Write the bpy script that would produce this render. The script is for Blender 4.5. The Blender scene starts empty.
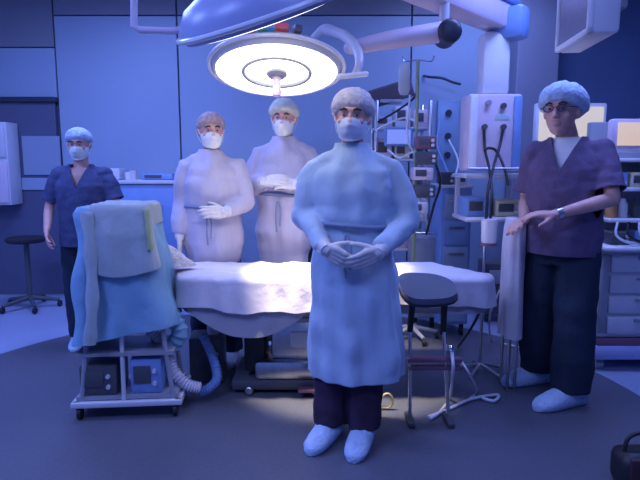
import bpy, bmesh, math, random
from mathutils import Vector as V, Matrix, noise, Euler
random.seed(7)
PI = math.pi
S = bpy.context.scene
C = S.collection

# ------------------------------------------------------------------ camera
F = 554.0; CAMZ = 1.38; PITCH = math.atan(75/554)
cd = bpy.data.cameras.new('camera'); cam = bpy.data.objects.new('camera', cd); C.objects.link(cam)
cd.sensor_width = 36; cd.lens = 36*F/640; cd.clip_start = .05
cam.location = (0, 0, CAMZ); cam.rotation_euler = (PI/2 - PITCH, 0, 0)
S.camera = cam
S.view_settings.view_transform = 'Standard'; S.view_settings.look = 'None'
S.view_settings.gamma = 1; S.view_settings.use_curve_mapping = False
S.view_settings.exposure = 0.0

def W(px, py, Y):
    """point at forward distance Y seen at that place of the 640x480 frame"""
    u = (px-320)/F; v = (240-py)/F
    yr = math.cos(PITCH) + math.sin(PITCH)*v; zr = -math.sin(PITCH) + math.cos(PITCH)*v
    t = Y/yr
    return V((u*t, Y, CAMZ + zr*t))

# ------------------------------------------------------------------ world and lights
w = bpy.data.worlds.new('world'); S.world = w; w.use_nodes = True
bg = w.node_tree.nodes['Background']; bg.inputs[0].default_value = (.10, .16, .62, 1); bg.inputs[1].default_value = .35

BLUE = (.235, .335, 1.0)
def area(loc, size, power, col, rot=(0, 0, 0)):
    l = bpy.data.lights.new('area_light', 'AREA'); l.shape = 'RECTANGLE'; l.size, l.size_y = size; l.energy = power; l.color = col
    o = bpy.data.objects.new('area_light', l); C.objects.link(o); o.location = loc; o.rotation_euler = rot
    return o
CEIL = 3.2
FILL_PANELS = [((-1.9, 1.0), 56), ((.9, .6), 33), ((-1.7, 4.2), 60), ((1.55, 3.15), 48), ((-3.0, 2.6), 62), ((1.5, 5.0), 22)]  # unseen ceiling panels, added and powered to fill the room with light
for (x, y), p in FILL_PANELS:
    area((x, y, CEIL-.09), (1.1, .55), p, BLUE)
# the light of the lit operating lamp (its lens is built further down)
LAMP = V((-.235, 3.12, 1.90)); LTILT = math.radians(15)
sp = bpy.data.lights.new('spot_light', 'SPOT'); sp.energy = 400; sp.color = (1, .86, .70); sp.spot_size = math.radians(46); sp.spot_blend = .45; sp.shadow_soft_size = .07
so = bpy.data.objects.new('spot_light', sp); C.objects.link(so)
so.location = LAMP + V((0, -.25, .0)); so.rotation_euler = (V((.18, 3.56, 0)) - so.location).to_track_quat('-Z', 'Y').to_euler()

# the light of the second operating lamp, whose lens faces away towards the table
L2 = W(262, 14, 2.30)
s2 = bpy.data.lights.new('spot_light', 'SPOT'); s2.energy = 22; s2.color = (1, .90, .78); s2.spot_size = math.radians(62); s2.spot_blend = .35; s2.shadow_soft_size = .10
s2o = bpy.data.objects.new('spot_light', s2); C.objects.link(s2o)
s2o.location = L2 + V((-.16, .12, -.15)); s2o.rotation_euler = (V((-.42, 3.8, 1.15)) - s2o.location).to_track_quat('-Z', 'Y').to_euler()

# ------------------------------------------------------------------ materials
MATS = {}
def mat(name, col, rough=.6, metal=0, var=.08, scale=8, bump=0, bscale=30, emit=None, est=0, alpha=1, trans=0, sheen=0, stretch=(1, 1, 1)):
    if name in MATS: return MATS[name]
    m = bpy.data.materials.new(name); m.use_nodes = True; nt = m.node_tree; N = nt.nodes; L = nt.links
    b = N['Principled BSDF']; b.inputs['Roughness'].default_value = rough; b.inputs['Metallic'].default_value = metal
    tc = N.new('ShaderNodeTexCoord'); mp = N.new('ShaderNodeMapping'); mp.inputs['Scale'].default_value = stretch; L.new(tc.outputs['Object'], mp.inputs[0])
    no = N.new('ShaderNodeTexNoise'); no.inputs['Scale'].default_value = scale; no.inputs['Detail'].default_value = 4; L.new(mp.outputs[0], no.inputs[0])
    cr = N.new('ShaderNodeValToRGB'); cr.color_ramp.elements[0].position = .3; cr.color_ramp.elements[1].position = .7
    cr.color_ramp.elements[0].color = tuple(max(0, c*(1-var)) for c in col)+(1,); cr.color_ramp.elements[1].color = tuple(min(1, c*(1+var)) for c in col)+(1,)
    L.new(no.outputs['Fac'], cr.inputs[0]); L.new(cr.outputs[0], b.inputs['Base Color'])
    if bump:
        n2 = N.new('ShaderNodeTexNoise'); n2.inputs['Scale'].default_value = bscale; n2.inputs['Detail'].default_value = 5; L.new(mp.outputs[0], n2.inputs[0])
        bp = N.new('ShaderNodeBump'); bp.inputs['Strength'].default_value = bump; bp.inputs['Distance'].default_value = .02
        L.new(n2.outputs['Fac'], bp.inputs['Height']); L.new(bp.outputs[0], b.inputs['Normal'])
    if emit: b.inputs['Emission Color'].default_value = emit+(1,); b.inputs['Emission Strength'].default_value = est
    if trans: b.inputs['Transmission Weight'].default_value = trans
    if alpha < 1: b.inputs['Alpha'].default_value = alpha
    if sheen: b.inputs['Sheen Weight'].default_value = sheen
    MATS[name] = m; return m

M_wall = mat('wall_panel', (.32, .40, .52), .45, var=.03, scale=1.5)
M_wallg = mat('wall_band', (.22, .23, .28), .5, var=.05, scale=2)
M_navy = mat('wall_navy', (.10, .155, .30), .5, var=.08, scale=2)
M_slate = mat('wall_slate', (.24, .25, .33), .5, var=.05, scale=2)
M_ceil = mat('ceiling_paint', (.5, .5, .52), .7)
M_door = mat('door_blue', (.10, .11, .18), .45, var=.06, scale=3)
M_joint = mat('panel_joint', (.08, .09, .14), .6)
M_track = mat('dark_track', (.03, .035, .06), .4)
M_white = mat('white_enamel', (.78, .78, .80), .3, var=.03)
M_pale = mat('pale_plastic', (.62, .62, .68), .35, var=.04)
M_lilac = mat('lilac_plastic', (.70, .58, .66), .35, var=.04)  # pinkish tone carries the warm light on the pendant
M_grey = mat('grey_plastic', (.32, .33, .38), .4, var=.06)
M_dgrey = mat('charcoal_plastic', (.08, .085, .10), .45, var=.1)
M_black = mat('black_rubber', (.016, .017, .022), .5, var=.2)
M_steel = mat('brushed_steel', (.55, .55, .57), .28, 1, var=.08, scale=40, stretch=(1, 1, .1))
M_chrome = mat('chrome', (.8, .8, .82), .15, 1, var=.02)
M_bluep = mat('blue_plastic', (.20, .33, .62), .4, var=.06)
M_maroon = mat('maroon_metal', (.20, .09, .14), .45, var=.1)
M_gown = mat('gown_fabric', (.40, .52, .66), .85, var=.05, scale=14, bump=.38, bscale=16, stretch=(1, 1, .55), sheen=.2)
M_gown_lit = mat('gown_fabric_lamplit', (.48, .46, .60), .85, var=.05, scale=14, bump=.38, bscale=16, stretch=(1, 1, .55), sheen=.2)  # same blue gown cloth, greyed by warm lamplight mixed into its colour
M_scrub = mat('scrub_navy', (.055, .07, .16), .85, var=.1, scale=18, bump=.35, bscale=25)
M_scrubm = mat('scrub_plum', (.12, .085, .17), .85, var=.1, scale=18, bump=.35, bscale=25)
M_trouser = mat('trouser_navy', (.010, .022, .05), .85, var=.12, scale=12, bump=.3)
M_trousm = mat('trouser_plum', (.045, .02, .05), .85, var=.15, scale=12, bump=.3)
M_shoe = mat('shoe_cover', (.46, .60, .80), .75, var=.06, scale=30, bump=.6, bscale=45)
M_cap = mat('cap_fabric', (.60, .56, .58), .85, var=.14, scale=40, bump=.6, bscale=60)
M_capb = mat('cap_blue', (.44, .56, .72), .85, var=.14, scale=40, bump=.6, bscale=60)
M_capy = mat('cap_cream', (.72, .70, .52), .85, var=.10, scale=40, bump=.6, bscale=60)
M_caps = mat('cap_brown', (.44, .33, .33), .85, var=.2, scale=40, bump=.6, bscale=60)
M_mask = mat('mask_fabric', (.60, .66, .78), .8, var=.04, scale=30)
M_maskw = mat('mask_white', (.80, .82, .78), .8, var=.04, scale=30)
M_glove = mat('latex_glove', (.66, .62, .60), .5, var=.06, scale=30)
M_skin = mat('skin', (.66, .36, .30), .5, var=.08, scale=20)
M_hair = mat('dark_hair', (.02, .014, .012), .5)
M_eyew = mat('eye_white_shaded', (.42, .38, .38), .3); M_iris = mat('eye_iris', (.03, .02, .015), .15)  # eye whites darkened to hold the shade under the brow
M_drape = mat('table_drape', (.66, .62, .68), .85, var=.05, scale=6, bump=.3, bscale=14)
M_drape2 = mat('table_drape_flap', (.40, .38, .44), .85, var=.06, scale=6, bump=.3, bscale=14)
M_cdrape = mat('cart_drape_blue', (.22, .40, .55), .8, var=.08, scale=6, bump=.4, bscale=14)
M_cdrapeg = mat('cart_drape_grey', (.36, .42, .44), .8, var=.08, scale=6, bump=.4, bscale=14)
M_green = mat('olive_strip', (.36, .42, .22), .7)
M_lens = mat('lit_lens', (.9, .9, .88), .3, emit=(1, .97, .90), est=3.0)
M_lens2 = mat('lit_lens_upper', (.9, .9, .88), .3, emit=(1, .95, .86), est=2.6)
M_lensoff = mat('unlit_lens', (.35, .36, .46), .2, var=.1)
M_gold = mat('yellow_jaundice', (.5, .42, .2), .5)
M_glass = mat('window_glass', (.30, .36, .46), .08, var=.02)
M_tube = mat('clear_tube', (.72, .72, .78), .35)
M_hose = mat('hose_pale', (.66, .62, .70), .5)
M_screenW = mat('screen_warm', (.5, .42, .3), .3, emit=(1, .72, .45), est=.55)
M_screenW2 = mat('screen_cream', (.5, .45, .35), .3, emit=(1, .86, .62), est=.5)
M_screenB = mat('screen_blue', (.1, .15, .4), .2, emit=(.25, .35, 1), est=.7)
M_panelem = mat('fill_light_diffuser', (.7, .75, .9), .4, emit=(.45, .55, 1.0), est=1.6)
M_red = mat('red_mark', (.75, .12, .14), .4); M_grn = mat('green_mark', (.10, .60, .28), .4); M_cy = mat('cyan_mark', (.10, .42, .66), .4)
M_orange = mat('orange_mark', (.75, .33, .12), .5)
M_ylw = mat('cream_box', (.70, .64, .44), .6)

def floor_mat():
    m = bpy.data.materials.new('floor_vinyl'); m.use_nodes = True; nt = m.node_tree; N = nt.nodes; L = nt.links
    b = N['Principled BSDF']; b.inputs['Roughness'].default_value = .42
    tc = N.new('ShaderNodeTexCoord')
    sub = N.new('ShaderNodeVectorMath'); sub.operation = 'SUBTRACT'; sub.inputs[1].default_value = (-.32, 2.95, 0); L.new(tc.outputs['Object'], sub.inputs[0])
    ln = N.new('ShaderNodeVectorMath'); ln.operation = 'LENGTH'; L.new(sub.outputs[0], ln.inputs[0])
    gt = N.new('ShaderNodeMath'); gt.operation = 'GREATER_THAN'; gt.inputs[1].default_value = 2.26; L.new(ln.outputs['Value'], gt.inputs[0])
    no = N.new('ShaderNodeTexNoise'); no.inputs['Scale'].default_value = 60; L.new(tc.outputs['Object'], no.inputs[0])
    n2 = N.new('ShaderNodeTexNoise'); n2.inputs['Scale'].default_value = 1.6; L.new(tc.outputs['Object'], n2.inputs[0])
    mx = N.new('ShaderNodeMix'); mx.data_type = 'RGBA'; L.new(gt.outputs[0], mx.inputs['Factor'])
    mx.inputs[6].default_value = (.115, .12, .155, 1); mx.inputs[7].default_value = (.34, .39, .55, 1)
    md = N.new('ShaderNodeMath'); md.operation = 'MULTIPLY_ADD'; md.inputs[1].default_value = .35; md.inputs[2].default_value = .65; L.new(no.outputs['Fac'], md.inputs[0])
    m3 = N.new('ShaderNodeMath'); m3.operation = 'MULTIPLY_ADD'; m3.inputs[1].default_value = .3; m3.inputs[2].default_value = 1.0; L.new(n2.outputs['Fac'], m3.inputs[0])
    m4 = N.new('ShaderNodeMath'); m4.operation = 'MULTIPLY'; L.new(md.outputs[0], m4.inputs[0]); L.new(m3.outputs[0], m4.inputs[1])
    vm = N.new('ShaderNodeVectorMath'); vm.operation = 'SCALE'; L.new(mx.outputs[2], vm.inputs[0]); L.new(m4.outputs[0], vm.inputs['Scale'])
    L.new(vm.outputs[0], b.inputs['Base Color'])
    return m
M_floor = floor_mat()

# ------------------------------------------------------------------ mesh helpers
def frame_of(d):
    d = d.normalized(); a = V((0, 0, 1)) if abs(d.z) < .9 else V((1, 0, 0))
    x = d.cross(a).normalized(); y = d.cross(x).normalized()
    return x, y
def spline(pts, n=6):
    pts = [V(p) for p in pts]
    if len(pts) < 3: return pts
    P = [pts[0]*2-pts[1]] + pts + [pts[-1]*2-pts[-2]]; out = []
    for i in range(1, len(P)-2):
        for k in range(n):
            t = k/n; a, b, c, d = P[i-1], P[i], P[i+1], P[i+2]
            out.append(.5*((2*b)+(c-a)*t+(2*a-5*b+4*c-d)*t*t+(-a+3*b-3*c+d)*t**3))
    out.append(pts[-1]); return out

class MB:
    def __init__(s): s.v = []; s.f = []; s.m = []; s.mi = 0
    def add(s, vs, fs):
        o = len(s.v); s.v += [V(p) for p in vs]; s.f += [tuple(i+o for i in f) for f in fs]; s.m += [s.mi]*len(fs); return s
    def box(s, c, d, rz=0, M=None, bev=0):
        bm = bmesh.new(); bmesh.ops.create_cube(bm, size=1)
        for v in bm.verts: v.co = V((v.co.x*d[0], v.co.y*d[1], v.co.z*d[2]))
        if bev: bmesh.ops.bevel(bm, geom=list(bm.edges), offset=min(bev, min(d)*.45), segments=2, affect='EDGES', profile=.5)
        R = M if M is not None else Matrix.Rotation(rz, 3, 'Z'); c = V(c)
        bm.verts.index_update()
        s.add([c+R@v.co for v in bm.verts], [[v.index for v in f.verts] for f in bm.faces]); bm.free(); return s
    def rings(s, rs, cap=True):
        n = len(rs[0]); vs = [p for r in rs for p in r]; fs = []
        for i in range(len(rs)-1):
            for k in range(n):
                fs.append((i*n+k, i*n+(k+1) % n, (i+1)*n+(k+1) % n, (i+1)*n+k))
        if cap:
            vs.append(sum(rs[0], V())/n); a = len(vs)-1; vs.append(sum(rs[-1], V())/n); b = a+1; o = (len(rs)-1)*n
            for k in range(n): fs.append((a, (k+1) % n, k)); fs.append((b, o+k, o+(k+1) % n))
        return s.add(vs, fs)
    def tube(s, pts, r, n=12, smooth=0, cap=True, ball=False):
        pts = [V(p) for p in pts]; rr = r if isinstance(r, (list, tuple)) else [r]*len(pts)
        if smooth:
            k = smooth; q = spline(pts, k)
            if len(q) != len(pts):
                r2 = []
                for i in range(len(q)):
                    t = i/k; j = min(int(t), len(pts)-2); r2.append(rr[j]+(rr[j+1]-rr[j])*(t-j))
                rr = r2
            pts = q
        x = None; out = []
        for i, p in enumerate(pts):
            d = (pts[min(i+1, len(pts)-1)]-pts[max(i-1, 0)])
            if d.length < 1e-7: d = V((0, 0, 1))
            d.normalize()
            if x is None: x, y = frame_of(d)
            else:
                x = (x-d*x.dot(d))
                if x.length < 1e-5: x, y = frame_of(d)
                x.normalize(); y = d.cross(x)
            out.append([p+(x*math.cos(2*PI*k/n)+y*math.sin(2*PI*k/n))*rr[i] for k in range(n)])
        s.rings(out, cap)
        if ball: s.ball(pts[0], (rr[0],)*3, n, 8); s.ball(pts[-1], (rr[-1],)*3, n, 8)
        return s
    def cyl(s, a, b, r, r2=None, n=20): return s.tube([a, b], [r, r if r2 is None else r2], n)
    def ball(s, c, r, n=16, m=10, R=None):
        c = V(c); R = R or Matrix.Identity(3); rs = []
        for i in range(1, m):
            a = -PI/2+PI*i/m
            rs.append([c+R@V((math.cos(a)*math.cos(2*PI*k/n)*r[0], math.cos(a)*math.sin(2*PI*k/n)*r[1], math.sin(a)*r[2])) for k in range(n)])
        s.rings(rs); s.v[-2] = c+R@V((0, 0, -r[2])); s.v[-1] = c+R@V((0, 0, r[2])); return s
    def loft(s, prof, n=40, fold=None):
        """prof: (cx, cy, z, rx, ry)"""
        rs = []
        for (cx, cy, z, rx, ry) in prof:
            r = []
            for k in range(n):
                a = 2*PI*k/n; f = 1+(fold(a, z) if fold else 0)
                r.append(V((cx+math.cos(a)*rx*f, cy+math.sin(a)*ry*f, z)))
            rs.append(r)
        return s.rings(rs)
    def lathe(s, prof, M=None, n=40, c=(0, 0, 0)):
        M = M or Matrix.Identity(3); c = V(c)
        return s.rings([[c+M@V((r*math.cos(2*PI*k/n), r*math.sin(2*PI*k/n), z)) for k in range(n)] for r, z in prof])
    def prism(s, poly, z0, z1):
        n = len(poly); vs = [V((x, y, z0)) for x, y in poly]+[V((x, y, z1)) for x, y in poly]
        return s.add(vs, [tuple(range(n))[::-1], tuple(range(n, 2*n))]+[(i, (i+1) % n, n+(i+1) % n, n+i) for i in range(n)])

def obj(name, mb, m, parent=None, smooth=True, angle=35):
    me = bpy.data.meshes.new(name); me.from_pydata([tuple(v) for v in mb.v], [], mb.f)
    ms = m if isinstance(m, (list, tuple)) else [m]
    for x in ms: me.materials.append(x)
    me.update(); bm = bmesh.new(); bm.from_mesh(me)
    for i, f in enumerate(bm.faces):
        f.material_index = min(mb.m[i], len(ms)-1)
    bmesh.ops.recalc_face_normals(bm, faces=list(bm.faces))
    for f in bm.faces: f.smooth = smooth
    if smooth:
        for e in bm.edges:
            if len(e.link_faces) == 2 and e.calc_face_angle(0) > math.radians(angle): e.smooth = False
    bm.to_mesh(me); bm.free()
    o = bpy.data.objects.new(name, me); C.objects.link(o)
    if parent: o.parent = parent
    return o
def tag(o, label=None, cat=None, group=None, kind=None):
    if label: o['label'] = label
    if cat: o['category'] = cat
    if group: o['group'] = group
    if kind: o['kind'] = kind
    return o
def thing(name, label, cat, loc=(0, 0, 0), rz=0, group=None):
    o = bpy.data.objects.new(name, None); o.empty_display_size = .1; C.objects.link(o); o.location = loc; o.rotation_euler = (0, 0, rz)
    return tag(o, label, cat, group)
def struct(name, mb, m, smooth=False, parent=None):
    o = obj(name, mb, m, parent, smooth)
    if not parent: o['kind'] = 'structure'
    return o
def copy_tree(o, parent=None):
    c = o.copy(); C.objects.link(c); c.parent = parent
    for ch in list(o.children): copy_tree(ch, c)
    return c
def melt(o, voxel, smooth=4, fac=.5, trim=None, disp=None, thick=0, cuts=()):
    """union of the overlapping shells into one continuous skin; then trim openings, displace, thicken"""
    md = o.modifiers.new('r', 'REMESH'); md.mode = 'VOXEL'; md.voxel_size = voxel; md.use_smooth_shade = True
    if smooth:
        sm = o.modifiers.new('s', 'SMOOTH'); sm.factor = fac; sm.iterations = smooth
    dg = bpy.context.evaluated_depsgraph_get(); dg.update()
    me = bpy.data.meshes.new_from_object(o.evaluated_get(dg)); o.modifiers.clear()
    ms = list(o.data.materials); old = o.data; o.data = me; me.name = old.name; bpy.data.meshes.remove(old)
    me.materials.clear()
    for x in ms: me.materials.append(x)
    bm = bmesh.new(); bm.from_mesh(me)
    for f in bm.faces: f.smooth = True; f.material_index = 0
    if disp:
        bm.normal_update()
        nv = [(v, v.co+v.normal*disp(v.co)) for v in bm.verts]
        for v, c in nv: v.co = c
    for co, no in cuts:
        bmesh.ops.bisect_plane(bm, geom=list(bm.verts)+list(bm.edges)+list(bm.faces), plane_co=co, plane_no=no, dist=1e-5)
    if trim:
        kill = [f for f in bm.faces if trim(f.calc_center_median())]
        bmesh.ops.delete(bm, geom=kill, context='FACES')
    bm.to_mesh(me); bm.free()
    if thick:
        md = o.modifiers.new('t', 'SOLIDIFY'); md.thickness = thick; md.offset = -1
        dg = bpy.context.evaluated_depsgraph_get(); me2 = bpy.data.meshes.new_from_object(o.evaluated_get(dg)); o.modifiers.clear(); o.data = me2; bpy.data.meshes.remove(me)
    return o

# ------------------------------------------------------------------ setting
XL, XR, YF, YB = -4.2, 4.2, -1.6, 5.85
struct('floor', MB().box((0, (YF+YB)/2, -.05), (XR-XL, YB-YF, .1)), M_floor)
struct('ceiling', MB().box((0, (YF+YB)/2, CEIL+.05), (XR-XL, YB-YF, .1)), M_ceil)
struct('wall_left', MB().box((XL-.05, (YF+YB)/2, CEIL/2), (.1, YB-YF, CEIL)), M_wall)
struct('wall_right', MB().box((XR+.05, (YF+YB)/2, CEIL/2), (.1, YB-YF, CEIL)), M_navy)
struct('wall_front', MB().box((0, YF-.05, CEIL/2), (XR-XL+.2, .1, CEIL)), M_wall)
# back wall: panels with open joints in front of a dark backing
m = MB(); m.box((0, YB+.08, CEIL/2), (XR-XL+.2, .1, CEIL))
m.mi = 1
seams = [-4.2, -2.70, -1.45, .93, 2.02]
ztop = W(120, 16, YB).z; zl = W(30, 48, YB).z; zdoor = W(30, 101, YB).z
for i in range(4):
    a, b = seams[i]+.008, seams[i+1]-.008
    z0 = zdoor+.02 if i == 0 else .0
    m.box(((a+b)/2, YB+.015, (z0+(zl if i == 0 else ztop))/2), (b-a, .03, (zl if i == 0 else ztop)-z0), bev=.004)
    zt = zl if i == 0 else ztop
    m.mi = 2; m.box(((a+b)/2, YB+.015, (zt+.012+CEIL)/2), (b-a, .03, CEIL-zt-.012), bev=.004); m.mi = 1
m.mi = 3; m.box((3.1, YB+.015, CEIL/2), (2.16, .03, CEIL))
struct('wall_back', m, [M_joint, M_wall, M_wallg, M_navy])
a = W(514, 150, 5.6).x; b = W(555, 150, 5.6).x
struct('trim_1', MB().box(((a+b)/2, 5.72, CEIL/2), (b-a, .2, CEIL), bev=.01), M_slate)
struct('baseboard_back', MB().box((-.3, YB-.02, .05), (4.7, .03, .1), bev=.005), M_grey)
# wide sliding door at the left, with a pane
d1 = struct('door_1', MB().box(((XL-2.72)/2, YB-.01, zdoor/2), (abs(XL+2.72)-.01, .04, zdoor-.02), bev=.005), M_door)
m = MB(); m.box(((XL-2.70)/2, YB-.03, zdoor+.01), (abs(XL+2.70), .09, .05), bev=.006); struct('door_track', m, M_track, parent=d1)
p0 = W(21, 136, YB-.05); p1 = W(61, 175, YB-.05)
struct('window_pane', MB().box(((p0.x+p1.x)/2, YB-.035, (p0.z+p1.z)/2), (p1.x-p0.x, .02, p0.z-p1.z), bev=.003), M_glass, parent=d1)
p0 = W(21, 178, YB-.05); p1 = W(61, 190, YB-.05)
struct('kick_panel', MB().box(((p0.x+p1.x)/2, YB-.035, (p0.z+p1.z)/2), (p1.x-p0.x, .02, p0.z-p1.z), bev=.003), M_wall, parent=d1)

ORD = ['left front corner of the room', 'right front part of the room', 'left back part of the room', 'right side between table and tall person', 'left side wall', 'right back corner of the room']
for i, ((x, y), p) in enumerate(FILL_PANELS):
    t = thing('ceiling_fill_light', 'unseen flat blue-white ceiling panel added as fill light over the '+ORD[i], 'ceiling light', (x, y, CEIL-.06), group='added ceiling fill panels')
    m = MB()
    for sx, sy, dx, dy in ((0, .29, 1.2, .03), (0, -.29, 1.2, .03), (.585, 0, .03, .55), (-.585, 0, .03, .55)): m.box((sx, sy, .03), (dx, dy, .06))
    obj('frame', m, M_white, t, False); obj('diffuser', MB().box((0, 0, .02), (1.13, .54, .02)), M_panelem, t, False)

# ------------------------------------------------------------------ people
def n3(p, s, seed=0): return noise.noise(V((p.x*s[0]+seed, p.y*s[1]+seed*1.7, p.z*s[2])))

def hand(mb, wr, d, n, side, curl=.5, sc=1.0, spread=.06):
    """wr wrist; d towards the fingers; n where the palm faces; side +1/-1 thumb side"""
    d = V(d).normalized(); n = V(n); n = (n-d*n.dot(d)).normalized(); a = d.cross(n)*side
    wr = V(wr)
    offs = [.030, .010, -.011, -.030]; lens = [.072, .080, .074, .058]; kn = [.088, .092, .088, .080]
    for o, ln, k in zip(offs, lens, kn):
        base = wr+(d*k+a*o)*sc
        mb.tube([wr+a*o*.55*sc, wr+(d*k*.5+a*o*.95)*sc, base], [.016*sc, .0165*sc, .0125*sc], 10, ball=True)
        p = base; ang = curl*.35; pts = [p]; dd = (d+a*(o/.03)*spread).normalized()
        for j, fr in enumerate((.45, .32, .23)):
            dr = dd*math.cos(ang)+n*math.sin(ang); p = p+dr*ln*fr*sc; pts.append(p); ang += curl*.75
        mb.tube(pts, [.0098*sc, .0092*sc, .0085*sc, .0072*sc], 10, ball=True)
    mb.ball(wr+d*.05*sc, (.03*sc,)*3, 12, 8, R=None) if False else None
    b = wr+(d*.018+a*.022+n*.004)*sc; td = (d*.62+a*.62+n*.35).normalized()
    p1 = b+td*.042*sc; p2 = p1+(td*.8+d*.35+n*curl*.3).normalized()*.032*sc; p3 = p2+(td*.45+d*.75+n*curl*.5).normalized()*.024*sc
    mb.tube([b, p1, p2, p3], [.0165*sc, .0125*sc, .0105*sc, .0085*sc], 10, ball=True)

def head_shapes(mb, T):
    """T maps head-local coordinates (face to -y, centre 0) into the figure"""
    R = T.to_3x3()
    def B(c, r): mb.ball(T@V(c), r, 20, 14, R)
    B((0, .012, .035), (.076, .095, .083)); B((0, -.012, -.02), (.066, .078, .085)); B((0, -.03, -.068), (.046, .05, .04)); B((0, -.058, -.088), (.022, .022, .02))
    B((0, -.078, .040), (.052, .018, .014))
    mb.tube([T@V((0, -.084, .03)), T@V((0, -.098, .0)), T@V((0, -.112, -.018))], [.009, .011, .014], 10, ball=True)
    B((.013, -.096, -.02), (.009, .01, .008)); B((-.013, -.096, -.02), (.009, .01, .008))
    B((0, -.088, -.045), (.024, .012, .006)); B((0, -.087, -.056), (.021, .012, .007))
    for s in (-1, 1):
        B((s*.042, -.062, -.012), (.02, .02, .018))
        B((s*.079, .012, .0), (.010, .02, .031)); B((s*.084, .02, .006), (.006, .014, .02))

def head_parts(root, T, cap, capm, mask, maskm, glasses=False, seed=0, droop=False):
    R = T.to_3x3()
    for s in (-1, 1):
        m = MB(); m.ball(T@V((s*.030, -.078, .016)), (.0110, .009, .0052), 14, 10, R); m.mi = 1
        m.ball(T@V((s*.030, -.0862, .016)), (.0050, .003, .0046), 12, 8, R); obj('eye', m, [M_eyew, M_iris], root)
        m = MB(); m.tube([T@V((s*.014, -.096, .038)), T@V((s*.030, -.097, .044)), T@V((s*.048, -.086, .038))], [.0045, .0058, .004], 8, 4); obj('eyebrow', m, M_hair, root)
    # cap
    m = MB(); Rc = Matrix.Rotation(math.radians(-24), 3, 'X'); rs = []; n = 40
    for i in range(0, 17):
        a = math.radians(-24)+(PI/2+math.radians(22))*i/16
        a = min(a, PI/2-.03); ring = []
        for k in range(n):
            th = 2*PI*k/n; puff = 1+.05*noise.noise(V((math.cos(th)*3+seed, math.sin(th)*3, a*3)))+.018*math.sin(th*11+seed)*math.cos(a)
            band = .92 if i == 0 else (.955 if i == 1 else 1)
            p = V((math.cos(a)*math.cos(th)*cap[0], math.cos(a)*math.sin(th)*cap[1], math.sin(a)*cap[2]))*puff*band
            ring.append(T@(V((0, .020, .045))+Rc@p))
        rs.append(ring)
    m.rings(rs); obj('surgical_cap', m, capm, root, angle=80)
    if mask:
        m = MB(); U, Q = 18, 14; g = []
        for j in range(Q+1):
            v = j/Q; row = []
            for i in range(U+1):
                u = -1+2*i/U; ph = u*math.radians(74)
                pl = .0022*math.sin(v*PI*7)*(1-abs(u))
                prof = math.sin(PI*min(1, v*1.05+.02))**.7 if v < .97 else .3
                nose = .022*math.exp(-(u/.22)**2)*math.exp(-((v-.28)/.25)**2)
                r = .082+.022*prof*(math.cos(ph))+nose+pl
                x = .079*math.sin(ph)*(1-.20*v); y = -r*math.cos(ph)+.012*(v**2)
                z = -.001+.012*math.exp(-(u/.3)**2)*(1-v)-(.010*abs(u))-v*(.100-.028*abs(u)**1.5)+.012*abs(u)*0
                row.append(T@V((x, y-.006, z)))
            g.append(row)
        vs = [p for r in g for p in r]; k = len(vs); back = [T@((T.inverted()@p)*.965) for p in vs]
        fs = []; w_ = U+1
        for j in range(Q):
            for i in range(U):
                a = j*w_+i; fs += [(a, a+1, a+w_+1, a+w_), (k+a, k+a+w_, k+a+w_+1, k+a+1)]
        for i in range(U): fs += [(i, k+i, k+i+1, i+1), (Q*w_+i, Q*w_+i+1, k+Q*w_+i+1, k+Q*w_+i)]
        for j in range(Q): fs += [(j*w_, (j+1)*w_, k+(j+1)*w_, k+j*w_), (j*w_+U, k+j*w_+U, k+(j+1)*w_+U, (j+1)*w_+U)]
        m.add(vs+back, fs); o = obj('face_mask', m, maskm, root, angle=80)
        for s in (-1, 1):
            m = MB(); m.tube([T@V((s*.076, -.028, -.012)), T@V((s*.088, .0, .018)), T@V((s*.090, .034, .012)), T@V((s*.086, .026, -.022)), T@V((s*.070, -.022, -.066))], .0016, 6, 4)
            obj('ear_loop', m, maskm, o)
    if glasses:
        m = MB()
        for s in (-1, 1):
            pts = [T@V((s*.031+.023*math.cos(q), -.103, .018+.017*math.sin(q))) for q in [2*PI*i/20 for i in range(21)]]
            m.tube(pts, .0022, 6); m.tube([T@V((s*.054, -.103, .022)), T@V((s*.076, -.08, .022)), T@V((s*.088, .012, .02))], .002, 6)
        m.tube([T@V((-.008, -.103, .02)), T@V((0, -.108, .024)), T@V((.008, -.103, .02))], .002, 6)
        g = obj('glasses', m, M_black, root)
        for s in (-1, 1): obj('lens', MB().cyl(T@V((s*.031, -.1025, .018)), T@V((s*.031, -.1045, .018)), .021), mat('spectacle_lens', (.06, .07, .12), .08, alpha=.22), g)

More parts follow.
